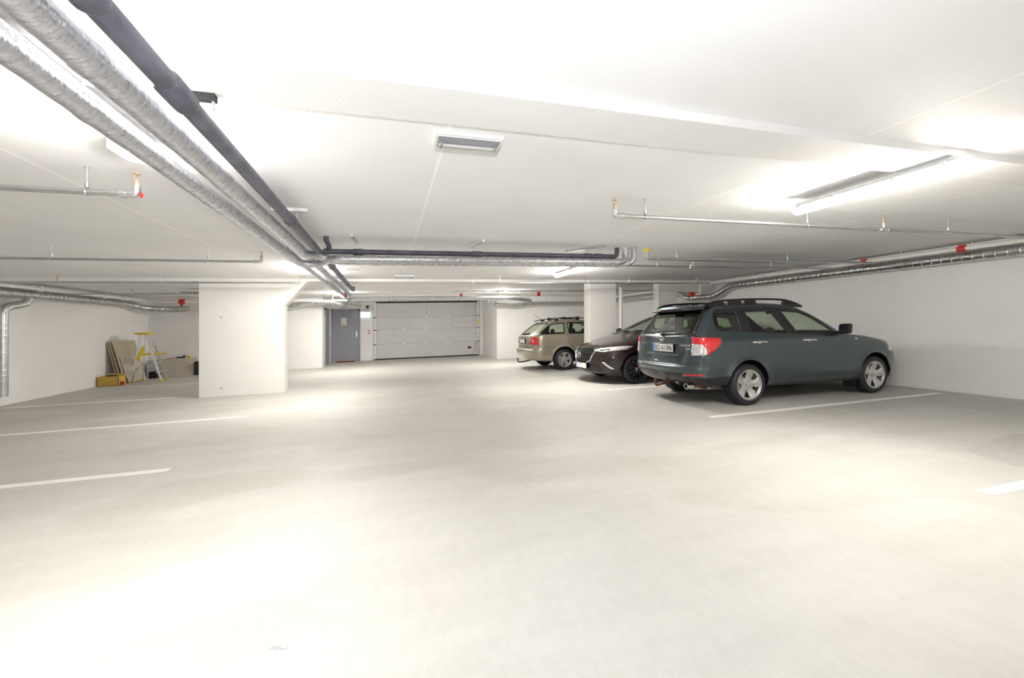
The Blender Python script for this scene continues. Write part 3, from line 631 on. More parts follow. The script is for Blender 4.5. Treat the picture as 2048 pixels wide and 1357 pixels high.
def cubic(a, t):
    """Catmull-Rom through rows of a (n, ...) at real parameter t"""
    n = len(a); i = min(int(t), n-2); f = t-i
    p0, p1, p2, p3 = a[max(i-1, 0)], a[i], a[i+1], a[min(i+2, n-1)]
    return .5*((2*p1) + (-p0+p2)*f + (2*p0-5*p1+4*p2-p3)*f*f + (-p0+3*p1-3*p2+p3)*f**3)
def zof(zk, f):
    zk = np.array(zk, float); return float(cubic(zk, f*(len(zk)-1)))
def ring(r, nr=12, ns=56, nf=14):
    """half plan outline of the body at one level, from the rear centre round the side to the front centre"""
    xr, xf, W, rc, fc, zk = r[:6]; pr = r[6] if len(r) > 6 else 2.7; pf = r[7] if len(r) > 7 else 2.3; pts = []
    for k in range(nr+1):
        a = PI/2*k/nr; pts.append((xr + rc*(1-math.cos(a)**(2/pr)), W*math.sin(a)**(2/pr)))
    for k in range(1, ns): pts.append((xr+rc + (xf-fc-xr-rc)*k/ns, W))
    for k in range(nf+1):
        a = PI/2*(1-k/nf); pts.append((xf - fc*(1-math.cos(a)**(2/pf)), W*math.sin(a)**(2/pf)))
    out = []
    for x, y in pts:
        f = min(1, max(0, (x-xr)/(xf-xr))); out.append((x, y, zof(zk, f)))
    return np.array(out)
def body_mesh(rings, wheels, R, sub=5, flare=.02, taper=.035, disp=None):
    A = np.array([ring(r) for r in rings]); n = len(A); rows = []
    for i in range((n-1)*sub+1): rows.append(cubic(A, i/sub))
    G = np.array(rows)
    G[..., 1] = np.maximum(G[..., 1], 0)
    x0, x1 = G[..., 0].min(), G[..., 0].max(); xm = (x0+x1)/2
    G[..., 1] *= 1-taper*((G[..., 0]-xm)/((x1-x0)/2))**2
    for wx in wheels:
        d = np.hypot(G[..., 0]-wx, G[..., 2]-R)
        G[..., 1] += np.where(G[..., 1] > .5, flare*np.exp(-((d-(R+.045))/.055)**2) * (G[..., 2] > .2), 0)
    if disp is not None: G = disp(G)
    G[:, 0, 1] = 0; G[:, -1, 1] = 0
    bm = bmesh.new(); nr, nc = G.shape[:2]; V = {}
    for s in (1, -1):
        for i in range(nr):
            for j in range(nc):
                x, y, z = G[i, j]
                if s == -1 and y < 1e-6: V[s, i, j] = V[1, i, j]
                else: V[s, i, j] = bm.verts.new((x, s*y, z))
        for i in range(nr-1):
            for j in range(nc-1):
                q = [V[s, i, j], V[s, i, j+1], V[s, i+1, j+1], V[s, i+1, j]]
                if s == 1: q = q[::-1]
                u = []
                for v in q:
                    if v not in u: u.append(v)
                if len(u) > 2:
                    try: bm.faces.new(u)
                    except ValueError: pass
    bmesh.ops.remove_doubles(bm, verts=bm.verts, dist=1e-5)
    bmesh.ops.recalc_face_normals(bm, faces=bm.faces)
    for f in bm.faces: f.smooth = True
    return bm
AX = {'side': (0, 2), 'rear': (1, 2), 'top': (0, 1)}
def ccw(p):
    a = sum(p[i][0]*p[(i+1) % len(p)][1]-p[(i+1) % len(p)][0]*p[i][1] for i in range(len(p)))
    return p if a > 0 else p[::-1]
def cut(bm, poly, view, cond):
    if bm is None: return []
    bm.normal_update()
    """cut a convex outline, seen in a view, into the faces for which cond(centre, normal) holds; return the faces inside it"""
    i, j = AX[view]; poly = ccw(poly); lo = [min(p[k] for p in poly) for k in (0, 1)]; hi = [max(p[k] for p in poly) for k in (0, 1)]
    F = []
    for f in bm.faces:
        c = f.calc_center_median()
        if not cond(c, f.normal): continue
        a = [v.co[i] for v in f.verts]; b = [v.co[j] for v in f.verts]
        if max(a) < lo[0] or min(a) > hi[0] or max(b) < lo[1] or min(b) > hi[1]: continue
        F.append(f)
    for k in range(len(poly)):
        p, q = poly[k], poly[(k+1) % len(poly)]; n = (q[1]-p[1], -(q[0]-p[0]))
        if abs(n[0])+abs(n[1]) < 1e-7: continue
        co = [0, 0, 0]; no = [0, 0, 0]; co[i], co[j] = p; no[i], no[j] = n; co, no = Vector(co), Vector(no).normalized()
        if not F: break
        geom = set(F)
        for f in F: geom.update(f.edges); geom.update(f.verts)
        res = bmesh.ops.bisect_plane(bm, geom=list(geom), plane_co=co, plane_no=no, dist=1e-6)
        fs = {g for g in res['geom'] if isinstance(g, bmesh.types.BMFace)} | {f for f in F if f.is_valid}
        F = [f for f in fs if f.is_valid and (f.calc_center_median()-co).dot(no) < 0]
    return F
def rounded(poly, r, n=4):
    poly = ccw(poly); out = []; m = len(poly)
    for k in range(m):
        a, b, c = (Vector(poly[k-1]), Vector(poly[k]), Vector(poly[(k+1) % m]))
        d1, d2 = (a-b), (c-b); rr = min(r, d1.length*.45, d2.length*.45); p, q = b+d1.normalized()*rr, b+d2.normalized()*rr
        for t in [x/n for x in range(n+1)]: v = p*(1-t)**2+b*2*t*(1-t)+q*t*t; out.append((v.x, v.y))
    return out
def take(bm, faces, off=0.):
    """lift faces off the body into a mesh of their own, moved off along the normals"""
    if not faces: return None
    nb = bmesh.new(); mp = {}
    nrm = {}
    for f in faces:
        for v in f.verts: nrm[v] = v.normal.copy()
    for f in faces:
        vs = []
        for v in f.verts:
            if v not in mp: mp[v] = nb.verts.new(v.co+nrm[v]*off)
            vs.append(mp[v])
        try: g = nb.faces.new(vs); g.smooth = True
        except ValueError: pass
    bmesh.ops.delete(bm, geom=faces, context='FACES')
    nb.normal_update(); return nb
def bm_obj(bm, name, m, parent, solid=0., inner=None):
    if bm is None: print('MISSING', name); return None
    me = bpy.data.meshes.new(name); bm.to_mesh(me); me.materials.append(m)
    o = link(bpy.data.objects.new(name, me))
    if solid:
        if inner: me.materials.append(inner)
        s = o.modifiers.new('thickness', 'SOLIDIFY'); s.thickness = solid; s.offset = -1; s.use_even_offset = False
        if inner: s.material_offset = 1; s.material_offset_rim = 1
    o.parent = parent; return o
def part(mb, name, m, parent, bevel=0.):
    o = mb.build(name, m, None, slope=False, bevel=bevel); o.parent = parent; return o
def text_part(s, size, name, m, parent, loc, rot, ext=.002, sx=1.):
    c = bpy.data.curves.new(name, 'FONT'); c.body = s; c.size = size; c.extrude = ext; c.align_x = 'CENTER'; c.align_y = 'CENTER'
    o = bpy.data.objects.new(name, c); link(o); dg = bpy.context.evaluated_depsgraph_get(); dg.update()
    me = bpy.data.meshes.new_from_object(o.evaluated_get(dg)); bpy.data.objects.remove(o); bpy.data.curves.remove(c)
    me.materials.clear(); me.materials.append(m)
    o = link(bpy.data.objects.new(name, me)); o.location = loc; o.rotation_euler = rot; o.scale = (sx, 1, 1); o.parent = parent; return o
def rim_face(R, r, holes, nh, dish=.03, th=.014, spokes_raise=.0):
    """alloy wheel face: a dished disc with nh openings cut out; holes = (r_in, r_out, half angle in, half angle out)"""
    N = 72; vs = [(R*math.cos(2*PI*k/N), R*math.sin(2*PI*k/N)) for k in range(N)]; loops = [list(range(N))]; H = []
    for h in range(nh):
        a0 = 2*PI*h/nh; ri, ro, wi, wo = holes; pl = []
        for t in np.linspace(-1, 1, 7): pl.append((ro*math.cos(a0+t*wo), ro*math.sin(a0+t*wo)))
        for t in np.linspace(1, -1, 5): pl.append((ri*math.cos(a0+t*wi), ri*math.sin(a0+t*wi)))
        pl = rounded(pl, .008, 1); H.append(pl); n0 = len(vs); vs += pl; loops.append(list(range(n0, len(vs))))
    for rr in np.linspace(.02, R-.006, 9):
        for k in range(int(rr/R*60)+8):
            a = 2*PI*k/(int(rr/R*60)+8); p = (rr*math.cos(a), rr*math.sin(a))
            vs.append(p)
    edges = [(L[i], L[(i+1) % len(L)]) for L in loops for i in range(len(L))]
    ov, oe, of, *_ = geometry.delaunay_2d_cdt([Vector(v) for v in vs], edges, [], 0, 1e-6)
    def inside(p, pl):
        c = False; j = len(pl)-1
        for i in range(len(pl)):
            if (pl[i][1] > p[1]) != (pl[j][1] > p[1]) and p[0] < (pl[j][0]-pl[i][0])*(p[1]-pl[i][1])/(pl[j][1]-pl[i][1])+pl[i][0]: c = not c
            j = i
        return c
    bm = bmesh.new()
    def depth(x, y):
        q = math.hypot(x, y)/R; ang = math.atan2(y, x)*nh/2
        return -dish*(1-min(1, q)**2)*.9 - (.012*max(0, 1-abs(q-.62)/.35)*abs(math.cos(ang)))
    V = [bm.verts.new((p.x, p.y, depth(p.x, p.y))) for p in ov]
    for f in of:
        c = sum((ov[i] for i in f), Vector((0, 0)))/len(f)
        if any(inside(c, h) for h in H): continue
        try: bm.faces.new([V[i] for i in f])
        except ValueError: pass
    bmesh.ops.delete(bm, geom=[v for v in bm.verts if not v.link_faces], context='VERTS')
    bmesh.ops.recalc_face_normals(bm, faces=bm.faces)
    if sum(f.normal.z for f in bm.faces) < 0: bmesh.ops.reverse_faces(bm, faces=bm.faces)
    for f in bm.faces: f.smooth = True
    return bm
WHEELS = {}
def make_wheel(key, R, rr, wid, rimmat, holes, nh, capcol='chrome'):
    """wheel about the local y axis, outer face toward +y"""
    w = bpy.data.objects.new('wheel', None); link(w)
    h = wid/2; s = (R-rr)
    prof = [(rr-.005, h-.012), (rr+.006, h-.003), (rr+s*.35, h+.006), (rr+s*.7, h), (R-.018, h-.012), (R-.006, h-.028)]
    tread = []
    for g in (-.6, -.2, .2, .6):
        y = g*(h-.03); tread += [(R, y-.010), (R, y-.0045), (R-.008, y-.004), (R-.008, y+.004), (R, y+.0045), (R, y+.010)]
    prof = prof + [(r_, -y_) for r_, y_ in tread] + [(a, -b) for a, b in prof[::-1]]
    part(MB().lathe(prof, (0, 0, 0), 'y', 56), 'tyre', M['tyre'], w)
    br = [(rr-.006, h-.014), (rr+.004, h-.006), (rr+.002, h), (rr-.006, h-.003), (rr-.012, h-.02), (rr-.022, h-.05), (rr-.03, -h+.02), (rr, -h+.006)]
    part(MB().lathe(br, (0, 0, 0), 'y', 48), 'rim_barrel', rimmat, w)
    bm = rim_face(rr-.010, rr, holes, nh); bmesh.ops.transform(bm, matrix=Matrix.Translation((0, h-.008, 0)) @ Matrix.Rotation(-PI/2, 4, 'X'), verts=bm.verts)
    bm_obj(bm, 'rim_face', rimmat, w, solid=.016)
    part(MB().lathe([(0, h-.016), (.026, h-.018), (.03, h-.03)], (0, 0, 0), 'y', 20), 'hub_cap', M['greyinner'], w)
    nuts = MB()
    for k in range(5):
        a = 2*PI*(k+.5)/5; nuts.lathe([(0, h-.026), (.009, h-.028), (.01, h-.04)], (.05*math.cos(a), 0, .05*math.sin(a)), 'y', 8)
    part(nuts, 'wheel_nuts', M['chrome'], w)
    d = MB().lathe([(.03, -.01), (.15*R/.32, -.01), (.15*R/.32, .012), (.03, .012)], (0, 0, 0), 'y', 32); part(d, 'brake_disc', M['steel'], w)
    part(MB().box(.06, .15, -.03, .035, -.06, .07), 'brake_caliper', M['greyinner'], w, bevel=.01)
    WHEELS[key] = w; return w
def place_wheels(key, root, axles, R, half):
    base = WHEELS[key]; first = True
    for x in axles:
        for s in (1, -1):
            o = base if first else copy_tree(base); first = False
            o.parent = root; o.location = (x, s*half, R); o.rotation_euler = (0, random.uniform(0, 1.2), 0 if s > 0 else PI)
def seat(root, x, y, h=.58, w=.48, z=.28):
    s = bpy.data.objects.new('seat', None); link(s); s.parent = root; s.location = (x, y, z)
    b = MB(); b.hexa([(-.02, -w/2, .0), (.50, -w/2, .0), (.50, w/2, .0), (-.02, w/2, .0), (-.02, -w/2, .14), (.50, -w/2, .17), (.50, w/2, .17), (-.02, w/2, .14)])
    b = part(b, 'seat_cushion', M['cabin'], s, bevel=.05)
    r = MB(); r.hexa([(-.06, -w/2, .10), (.08, -w/2, .10), (.08, w/2, .10), (-.06, w/2, .10), (-.24, -w/2+.05, .10+h), (-.15, -w/2+.05, .10+h), (-.15, w/2-.05, .10+h), (-.24, w/2-.05, .10+h)])
    part(r, 'seat_backrest', M['cabin'], s, bevel=.045)
    g = MB(); g.ball((-.21, 0, h+.20), .115, 14, (.5, 1.05, .82)); g.cyl((-.20, -.05, h+.05), (-.20, -.05, h+.16), .007, 6).cyl((-.20, .05, h+.05), (-.20, .05, h+.16), .007, 6)
    part(g, 'headrest', M['cabin'], s)
def cabin(root, xs, yo=.37, zf=.28, x0=-.6, x1=1.9, dashx=1.75, dz=.95, steer=1, rear_x=.15):
    part(MB().box(-.36, x1+1.1, -.60, .60, .25, .31), 'floor_pan', M['trim'], root)
    part(MB().hexa([(x0-.16, -.55, .46), (rear_x-.1, -.62, .40), (rear_x-.1, .62, .40), (x0-.16, .55, .46), (x0-.22, -.66, .70), (rear_x-.25, -.66, .72), (rear_x-.25, .66, .72), (x0-.22, .66, .70)]), 'boot_liner', M['cabin'], root)
    for s in (1, -1):
        seat(root, xs, s*yo); 
    b = MB(); b.hexa([(rear_x-.02, -.64, .30), (rear_x+.48, -.64, .30), (rear_x+.48, .64, .30), (rear_x-.02, .64, .30), (rear_x-.02, -.64, .46), (rear_x+.48, -.64, .48), (rear_x+.48, .64, .48), (rear_x-.02, .64, .46)])
    b.hexa([(rear_x-.08, -.64, .40), (rear_x+.06, -.64, .40), (rear_x+.06, .64, .40), (rear_x-.08, .64, .40), (rear_x-.24, -.58, 1.0), (rear_x-.13, -.58, 1.0), (rear_x-.13, .58, 1.0), (rear_x-.24, .58, 1.0)])
    part(b, 'rear_bench', M['cabin'], root, bevel=.04)
    for y in (-.38, .38): part(MB().ball((rear_x-.20, y, 1.08), .11, 14, (.5, 1.1, .8)), 'headrest', M['cabin'], root)
    part(MB().hexa([(dashx, -.68, .55), (dashx+.55, -.68, .6), (dashx+.55, .68, .6), (dashx, .68, .55), (dashx+.03, -.66, dz-.05), (dashx+.55, -.62, dz), (dashx+.55, .62, dz), (dashx+.03, .66, dz-.05)]), 'dashboard', M['cabin'], root, bevel=.03)
    n = 20; w = MB(); cx, cy, cz = dashx-.12, .37*steer, dz-.08
    w.tube([(cx+.08*math.sin(2*PI*k/n)*-1, cy+.18*math.cos(2*PI*k/n), cz+.16*math.sin(2*PI*k/n)) for k in range(n+1)], .014, 8, caps=False)
    w.box(cx-.01, cx+.03, cy-.17, cy+.17, cz-.02, cz+.02); part(w, 'steering_wheel', M['cabin'], root)
def arch_liner(root, x, R, W, inner=.56):
    for s in (1, -1):
        n = 18; a = [(x+(R+.055)*math.cos(PI*k/n), R+(R+.055)*math.sin(PI*k/n)) for k in range(n+1)]; vs = []
        for yy in (s*inner, s*(W-.035)): vs += [(p[0], yy, p[1]) for p in a] 
        fs = [(k, k+1, n+1+k+1, n+1+k) for k in range(n)] + [tuple(range(n+1))]
        b = MB(); b.add(vs, fs, True); part(b, 'wheel_arch_liner', M['trim'], root)
def underbody(root, x0, x1, axles, R):
    b = MB(); xs = [-.36] + [v for a in axles for v in (a-R-.06, a+R+.06)] + [x1-.3]
    for k in range(0, 6, 2): b.box(xs[k], xs[k+1], -.70, .70, .245, .33)
    for a in axles: b.cyl((a, -.6, R), (a, .6, R), .035, 10); b.box(a-R-.07, a+R+.07, -.5, .5, .25, .36)
    part(b, 'underbody', M['trim'], root)
def surf(bm):
    return BVHTree.FromBMesh(bm)
def hit(t, o, d):
    r = t.ray_cast(Vector(o), Vector(d)); return r[0], r[1]
def seam(bm, pts, view, cond, root, w=.007, name='panel_gap', m=None, acc=None):
    fs = []
    for p, q in zip(pts, pts[1:]):
        d = (Vector(q)-Vector(p)).normalized(); n = Vector((-d.y, d.x))*w/2; p2, q2 = Vector(p)-d*w*.3, Vector(q)+d*w*.3
        F = cut(bm, [tuple(p2-n), tuple(q2-n), tuple(q2+n), tuple(p2+n)], view, cond)
        for f in F: f.material_index = 1
sideR = lambda c, n: c.y < -.35 and abs(n.y) > .25
sideL = lambda c, n: c.y > .35 and abs(n.y) > .25
SIDES = (sideR, sideL)
def car_root(name, label, x, y, flip, grp=None):
    r = bpy.data.objects.new(name, None); link(r); r.location = (x, y, SL*x)
    r.rotation_mode = 'QUATERNION'
    q = Matrix.Rotation(-math.atan(SL), 4, 'Y') @ Matrix.Rotation(PI if flip else 0, 4, 'Z'); r.rotation_quaternion = q.to_quaternion()
    tag(r, label, 'car', grp); return r
def plate(root, loc, rot, txt, w=.50, h=.105):
    p = bpy.data.objects.new('number_plate', None); link(p); p.parent = root; p.location = loc; p.rotation_euler = rot   # local: x right, z up, faces -y
    part(MB().box(-w/2-.012, w/2+.012, 0, .012, -h/2-.012, h/2+.012), 'plate_holder', M['trim'], p, bevel=.004)
    part(MB().box(-w/2, w/2, -.004, 0, -h/2, h/2), 'plate_face', M['plate'], p, bevel=.002)
    part(MB().box(-w/2, -w/2+.045, -.006, -.004, -h/2, h/2), 'country_band', M['plateblue'], p)
    if txt: text_part(txt, h*1.02, 'registration', M['ink'], p, (.02, -.0055, -.002), (PI/2, 0, 0), .001, .92)
    return p
def emblem_ring(root, loc, rx, rz, yaw, name='emblem', m=None):
    """oval badge facing -x (rear) or +x"""
    e = MB(); n = 24; e.tube([(0, rx*math.cos(2*PI*k/n), rz*math.sin(2*PI*k/n)) for k in range(n+1)], .006, 8, caps=False)
    return e

# ---- dark green grey estate SUV, tail toward the aisle
def build_suv():
    root = car_root('suv_car', 'dark green grey SUV with roof rails, parked nose to the right wall', 5.215, 5.955, False)
    P = paint('green_grey_paint', (.046, .070, .080), .72); R = .315; WB = 2.62
    rings = [(-.66, 3.25, .70, .30, .40, (.315, .26, .25, .27)),
             (-.84, 3.44, .80, .34, .55, (.345, .27, .24, .25)),
             (-.955, 3.52, .858, .34, .62, (.45, .37, .36, .36), 2.9),
             (-.995, 3.56, .868, .34, .66, (.56, .52, .52, .50), 2.9),
             (-.985, 3.56, .869, .34, .66, (.605, .60, .60, .58), 2.9),
             (-.945, 3.55, .868, .27, .66, (.64, .68, .68, .64), 3.1),
             (-.925, 3.52, .866, .23, .68, (.74, .78, .78, .71), 3.3),
             (-.905, 3.46, .862, .21, .70, (.88, .90, .90, .80), 3.4),
             (-.89, 3.32, .852, .20, .72, (.98, .985, .965, .87), 3.4),
             (-.885, 2.90, .838, .20, .66, (1.04, 1.03, 1.01, .955), 3.4),
             (-.87, 2.36, .822, .20, .60, (1.08, 1.07, 1.055, 1.035), 3.3),
             (-.78, 2.08, .775, .20, .55, (1.22, 1.21, 1.20, 1.17), 3.1),
             (-.675, 1.76, .725, .20, .52, (1.38, 1.37, 1.36, 1.34), 3.0),
             (-.585, 1.50, .675, .20, .50, (1.475, 1.48, 1.475, 1.45), 2.9),
             (-.53, 1.36, .625, .22, .48, (1.515, 1.53, 1.53, 1.49), 2.8),
             (-.45, 1.16, .47, .22, .40, (1.54, 1.565, 1.56, 1.52)),
             (-.30, .90, .24, .15, .25, (1.555, 1.58, 1.575, 1.545)),
             (-.2, .7, 0.0, .05, .05, (1.56, 1.582, 1.58, 1.56))]
    bm = body_mesh(rings, (0, WB), R, 5, .022, .03)
    ref = surf(bm)
    def sy(x, z, s=-1): p, n = hit(ref, (x, s*3, z), (0, -s, 0)); return p.y if p else s*.85
    def rx(y, z): p, n = hit(ref, (-4, y, z), (1, 0, 0)); return p.x if p else -.95
    # wheel openings
    for wx in (0, WB):
        for c in (sideR, sideL):
            circ = [(wx+(R+.052)*math.cos(2*PI*k/36), R+.01+(R+.052)*math.sin(2*PI*k/36)) for k in range(36)]
            F = cut(bm, circ, 'side', lambda a, n, c=c: c(a, n) or (abs(a.y) > .5 and (a.y < 0) == (c is sideR) and a.z < .45)); bmesh.ops.delete(bm, geom=F, context='FACES')
    DLO = [(-.56, 1.20), (-.53, 1.37), (-.44, 1.455), (.02, 1.487), (.75, 1.475), (1.22, 1.43), (1.60, 1.285), (1.98, 1.10), (1.90, .985), (.96, 1.045), (.14, 1.09), (-.37, 1.122), (-.50, 1.145)]
    WN = [('quarter_window', [(-.505, 1.41), (-.09, 1.435), (-.06, 1.13), (-.42, 1.16), (-.515, 1.21)]),
          ('rear_door_window', [(.10, 1.43), (.60, 1.425), (.82, 1.075), (.13, 1.105)]),
          ('front_door_window', [(.80, 1.42), (1.18, 1.395), (1.42, 1.30), (1.78, 1.075), (1.00, 1.085)])]
    for c in (sideR, sideL):
        F = cut(bm, rounded(DLO, .05, 3), 'side', c); sb = take(bm, F, .001)
        for nm, pl in WN:
            g = take(sb, cut(sb, rounded(pl, .035, 4), 'side', c), -.004); bm_obj(g, nm, M['glass'], root)
        bm_obj(sb, 'window_surround', M['trim'], root, solid=.03)
    # tail lights, white inner part and red outer part
    for c in (sideR, sideL):
        cc = lambda a, n, c=c: c(a, n) or (abs(a.y) > .785 and (a.y < 0) == (c is sideR) and a.x < -.5)
        sg = -1 if c is sideR else 1; cut(bm, [(sg*.785, .6), (sg*.95, .6), (sg*.95, 1.2), (sg*.785, 1.2)], 'rear', lambda a, n: a.x < -.4)
        F = cut(bm, [(-.97, 1.06), (-.485, 1.03), (-.475, .985), (-.53, .90), (-.70, .80), (-.98, .775)], 'side', cc)
        tl = take(bm, F, .006); wl = take(tl, cut(tl, [(-1., .955), (-.80, .95), (-.73, .87), (-.735, .70), (-1., .70)], 'side', lambda a, n: True), 0)
        bm_obj(tl, 'tail_light', M['lens_red'], root, solid=.012); bm_obj(wl, 'tail_light_clear', M['lens_clear'], root, solid=.012)
        F = cut(bm, [(-1.0, .685), (-.80, .68), (-.80, .69), (-1.0, .69)], 'side', cc)
    rear = lambda a, n: a.x < -.4 and n.x < -.2
    # rear window
    F = cut(bm, rounded([(-.61, 1.475), (.61, 1.475), (.71, 1.065), (-.71, 1.065)], .04, 3), 'rear', rear); sb = take(bm, F, .001)
    g = take(sb, cut(sb, rounded([(-.565, 1.46), (.565, 1.46), (.655, 1.095), (-.655, 1.095)], .06, 4), 'rear', rear), -.003); bm_obj(g, 'rear_window', M['glass'], root)
    bm_obj(sb, 'rear_window_surround', M['trim'], root, solid=.02)
    # windscreen
    fr = lambda a, n: a.x > .9 and n.x > .15
    F = cut(bm, rounded([(-.60, 1.455), (.60, 1.455), (.72, 1.07), (-.72, 1.07)], .05, 3), 'rear', lambda a, n: fr(a, n) and a.x < 2.6); g = take(bm, F, -.002)
    if g: bm_obj(g, 'windscreen', M['glass'], root)
    # black lower valance and sills
    F = cut(bm, [(-.56, .515), (.56, .515), (.40, .30), (-.40, .30)], 'rear', lambda a, n: a.x < -.5); 
    F2 = cut(bm, [(-.9, .455), (.9, .455), (.9, .2), (-.9, .2)], 'rear', lambda a, n: a.x < -.30)
    F3 = [f for c in (sideR, sideL) for f in cut(bm, [(-.3, .30), (3.2, .30), (3.2, .2), (-.3, .2)], 'side', lambda a, n, c=c: a.y < 0 if c is sideR else a.y > 0)]
    FF = [f for f in set(F) | set(F2) | set(F3) if f.is_valid]; v = take(bm, FF, 0); bm_obj(v, 'lower_valance', M['trim'], root, solid=.01)
    # reflectors, lamps at the nose, grille
    for s in (1, -1):
        F = cut(bm, [(s*.57, .50), (s*.80, .51), (s*.84, .485), (s*.57, .472)], 'rear', lambda a, n: a.x < -.5); g = take(bm, F, .003)
        if g: bm_obj(g, 'reflector', M['lens_red'], root, solid=.008)
        F = cut(bm, [(s*.50, .80), (s*.82, .84), (s*.84, .70), (s*.52, .68)], 'rear', lambda a, n: a.x > 2.8); g = take(bm, F, .003)
        if g: bm_obj(g, 'headlight', M['lens_clear'], root, solid=.01)
    F = cut(bm, [(-.42, .80), (.42, .80), (.36, .62), (-.36, .62)], 'rear', lambda a, n: a.x > 2.8); g = take(bm, F, .002)
    if g: bm_obj(g, 'grille', M['trim'], root, solid=.01)
    # panel gaps
    for c in (sideR, sideL):
        seam(bm, [(.045, 1.09), (.04, .86), (.06, .76), (.12, .66)], 'side', c, root)
        seam(bm, [(1.00, 1.045), (1.06, .90), (1.085, .66), (1.05, .40), (1.03, .32)], 'side', c, root)
        seam(bm, [(1.93, 1.0), (1.98, .90), (1.99, .60), (1.96, .40)], 'side', c, root)
        seam(bm, [(.33, .36), (1.93, .36)], 'side', c, root, .006)
        seam(bm, [(-.83, .685), (-.36, .665)], 'side', lambda a, n, c=c: c(a, n), root, .006)
    x0, x1, z0, z1 = -.43, -.20, .875, 1.0
    for c in (sideR,): seam(bm, [(x0, z1), (x1, z1-.005), (x1, .90), (x1-.05, z0), (x0+.03, z0), (x0, .90), (x0, z1)], 'side', c, root, .006)
    seam(bm, [(-.69, 1.0), (-.705, .80), (-.64, .63), (.64, .63), (.705, .80), (.69, 1.0)], 'rear', lambda a, n: a.x < -.5, root, .008)
    seam(bm, [(-.36, .96), (-.47, .78)], 'rear', lambda a, n: a.x < -.5, root, .006); seam(bm, [(.22, .96), (.36, .78)], 'rear', lambda a, n: a.x < -.5, root, .006)
    o = bm_obj(bm, 'body', P, root, solid=.028, inner=M['trim']); o.modifiers['thickness'].material_offset = 1
    # roof rails, spoiler
    for s in (1, -1):
        pts = [(-.54, s*.58, 1.53), (-.40, s*.595, 1.572), (-.1, s*.605, 1.600), (.5, s*.61, 1.612), (.95, s*.605, 1.597), (1.18, s*.595, 1.556), (1.38, s*.585, 1.49)]
        c = [Vector(cubic(np.array(pts), t)) for t in np.linspace(0, 6, 34)]
        r = MB(); r.tube(c, .017, 12)
        for xa, xb, za, zb in ((-.50, -.22, 1.545, 1.588), (-.12, .12, 1.59, 1.603), (.20, .40, 1.60, 1.604), (.98, 1.34, 1.588, 1.50)):
            r.hexa([(xa-.03, s*.56, 1.50), (xb+.03, s*.56, 1.47 if xb > 1 else 1.50), (xb+.03, s*.625, 1.47 if xb > 1 else 1.50), (xa-.03, s*.625, 1.50), (xa, s*.585, za), (xb, s*.585, zb), (xb, s*.615, zb), (xa, s*.615, za)])
        part(r, 'roof_rail', M['trim'], root, bevel=.004)
    sp = MB(); prof = [(-.40, 1.553), (-.62, 1.545), (-.72, 1.53), (-.73, 1.492), (-.64, 1.480), (-.50, 1.48)]; ys = np.linspace(-.56, .56, 15); vs = []
    for y in ys:
        k = abs(y)/.56
        for x, z in prof: vs.append((x + .13*k**3*(1 if x < -.5 else .3), y, z-.02*k*k))
    m = len(prof); sp.add(vs, [(i*m+j, i*m+(j+1) % m, (i+1)*m+(j+1) % m, (i+1)*m+j) for i in range(14) for j in range(m)] + [tuple(range(m)), tuple(range(14*m, 15*m))[::-1]], True)
    part(sp, 'roof_spoiler', P, root)
    part(MB().box(-.705, -.56, -.50, .50, 1.455, 1.482), 'spoiler_lip', M['trim'], root, bevel=.004)
    # mirrors
    for s in (1, -1):
        m_ = MB(); m_.prism(rounded([(s*.89, 1.02), (s*1.07, 1.03), (s*1.085, 1.19), (s*.90, 1.185)], .04, 4), 'x', 1.76, 1.83); m_.box(1.76, 1.86, min(s*.80, s*.93), max(s*.80, s*.93), 1.03, 1.07)
        mo = part(m_, 'door_mirror', M['trim'], root, bevel=.025)
        part(MB().box(1.754, 1.761, min(s*.915, s*1.06), max(s*.915, s*1.06), 1.05, 1.165), 'mirror_glass', M['darkglass'], mo, bevel=.003)
    # door handles and indicator
    for s in (1, -1):
        for x in (.22, 1.20):
            y = sy(x, .95, s); h = MB(); h.tube(fillet([(x-.13, y*.99, .945), (x-.12, y+s*.025, .95), (x+.12, y+s*.025, .945), (x+.13, y*.99, .94)], .02), .016, 10)
            h.ball((x, y, .94), .04, 10, (1, .15, .7)); part(h, 'door_handle', M['chrome'], root)
        y = sy(2.22, .93, s); part(MB().ball((2.22, y, .93), .028, 12, (1, .4, .7)), 'side_indicator', M['lens_clear'], root)
    # tailgate furniture
    xq = rx(0, .88)
    plate(root, (xq-.022, -.07, .878), (0, 0, -PI/2), 'BD 61386', .51, .115)
    part(MB().box(rx(0, .775)-.022, rx(0, .775)+.02, -.48, .38, .762, .785), 'tailgate_garnish', P, root, bevel=.008)
    x = rx(0, 1.02); e = MB(); n = 24
    e.tube([(x-.006, .062*math.cos(2*PI*k/n), 1.02+.036*math.sin(2*PI*k/n)) for k in range(n+1)], .006, 8, caps=False)
    for (yy, zz) in ((.03, .008), (.0, .012), (-.018, .002), (-.012, -.014), (.012, -.012), (-.036, .008)): e.ball((x-.008, yy, 1.02+zz), .007, 8)
    part(e, 'emblem', M['chrome'], root)
    part(MB().ball((rx(0, 1.1)-.02, 0, 1.09), .045, 12, (.5, 1.3, .7)).hexa(bar((rx(0, 1.1)-.03, -.02, 1.10), (rx(-.35, 1.12)-.02, -.42, 1.10), .02, .018, (0, 0, 1))), 'rear_wiper', M['trim'], root)
    def badge(txt, size, name, y, z, half):
        a, b = rx(y-half, z), rx(y+half, z); yaw = math.atan2(b-a, 2*half)
        text_part(txt, size, name, M['chrome'], root, ((a+b)/2-.007, y, z), (PI/2, 0, -PI/2-yaw), .006)
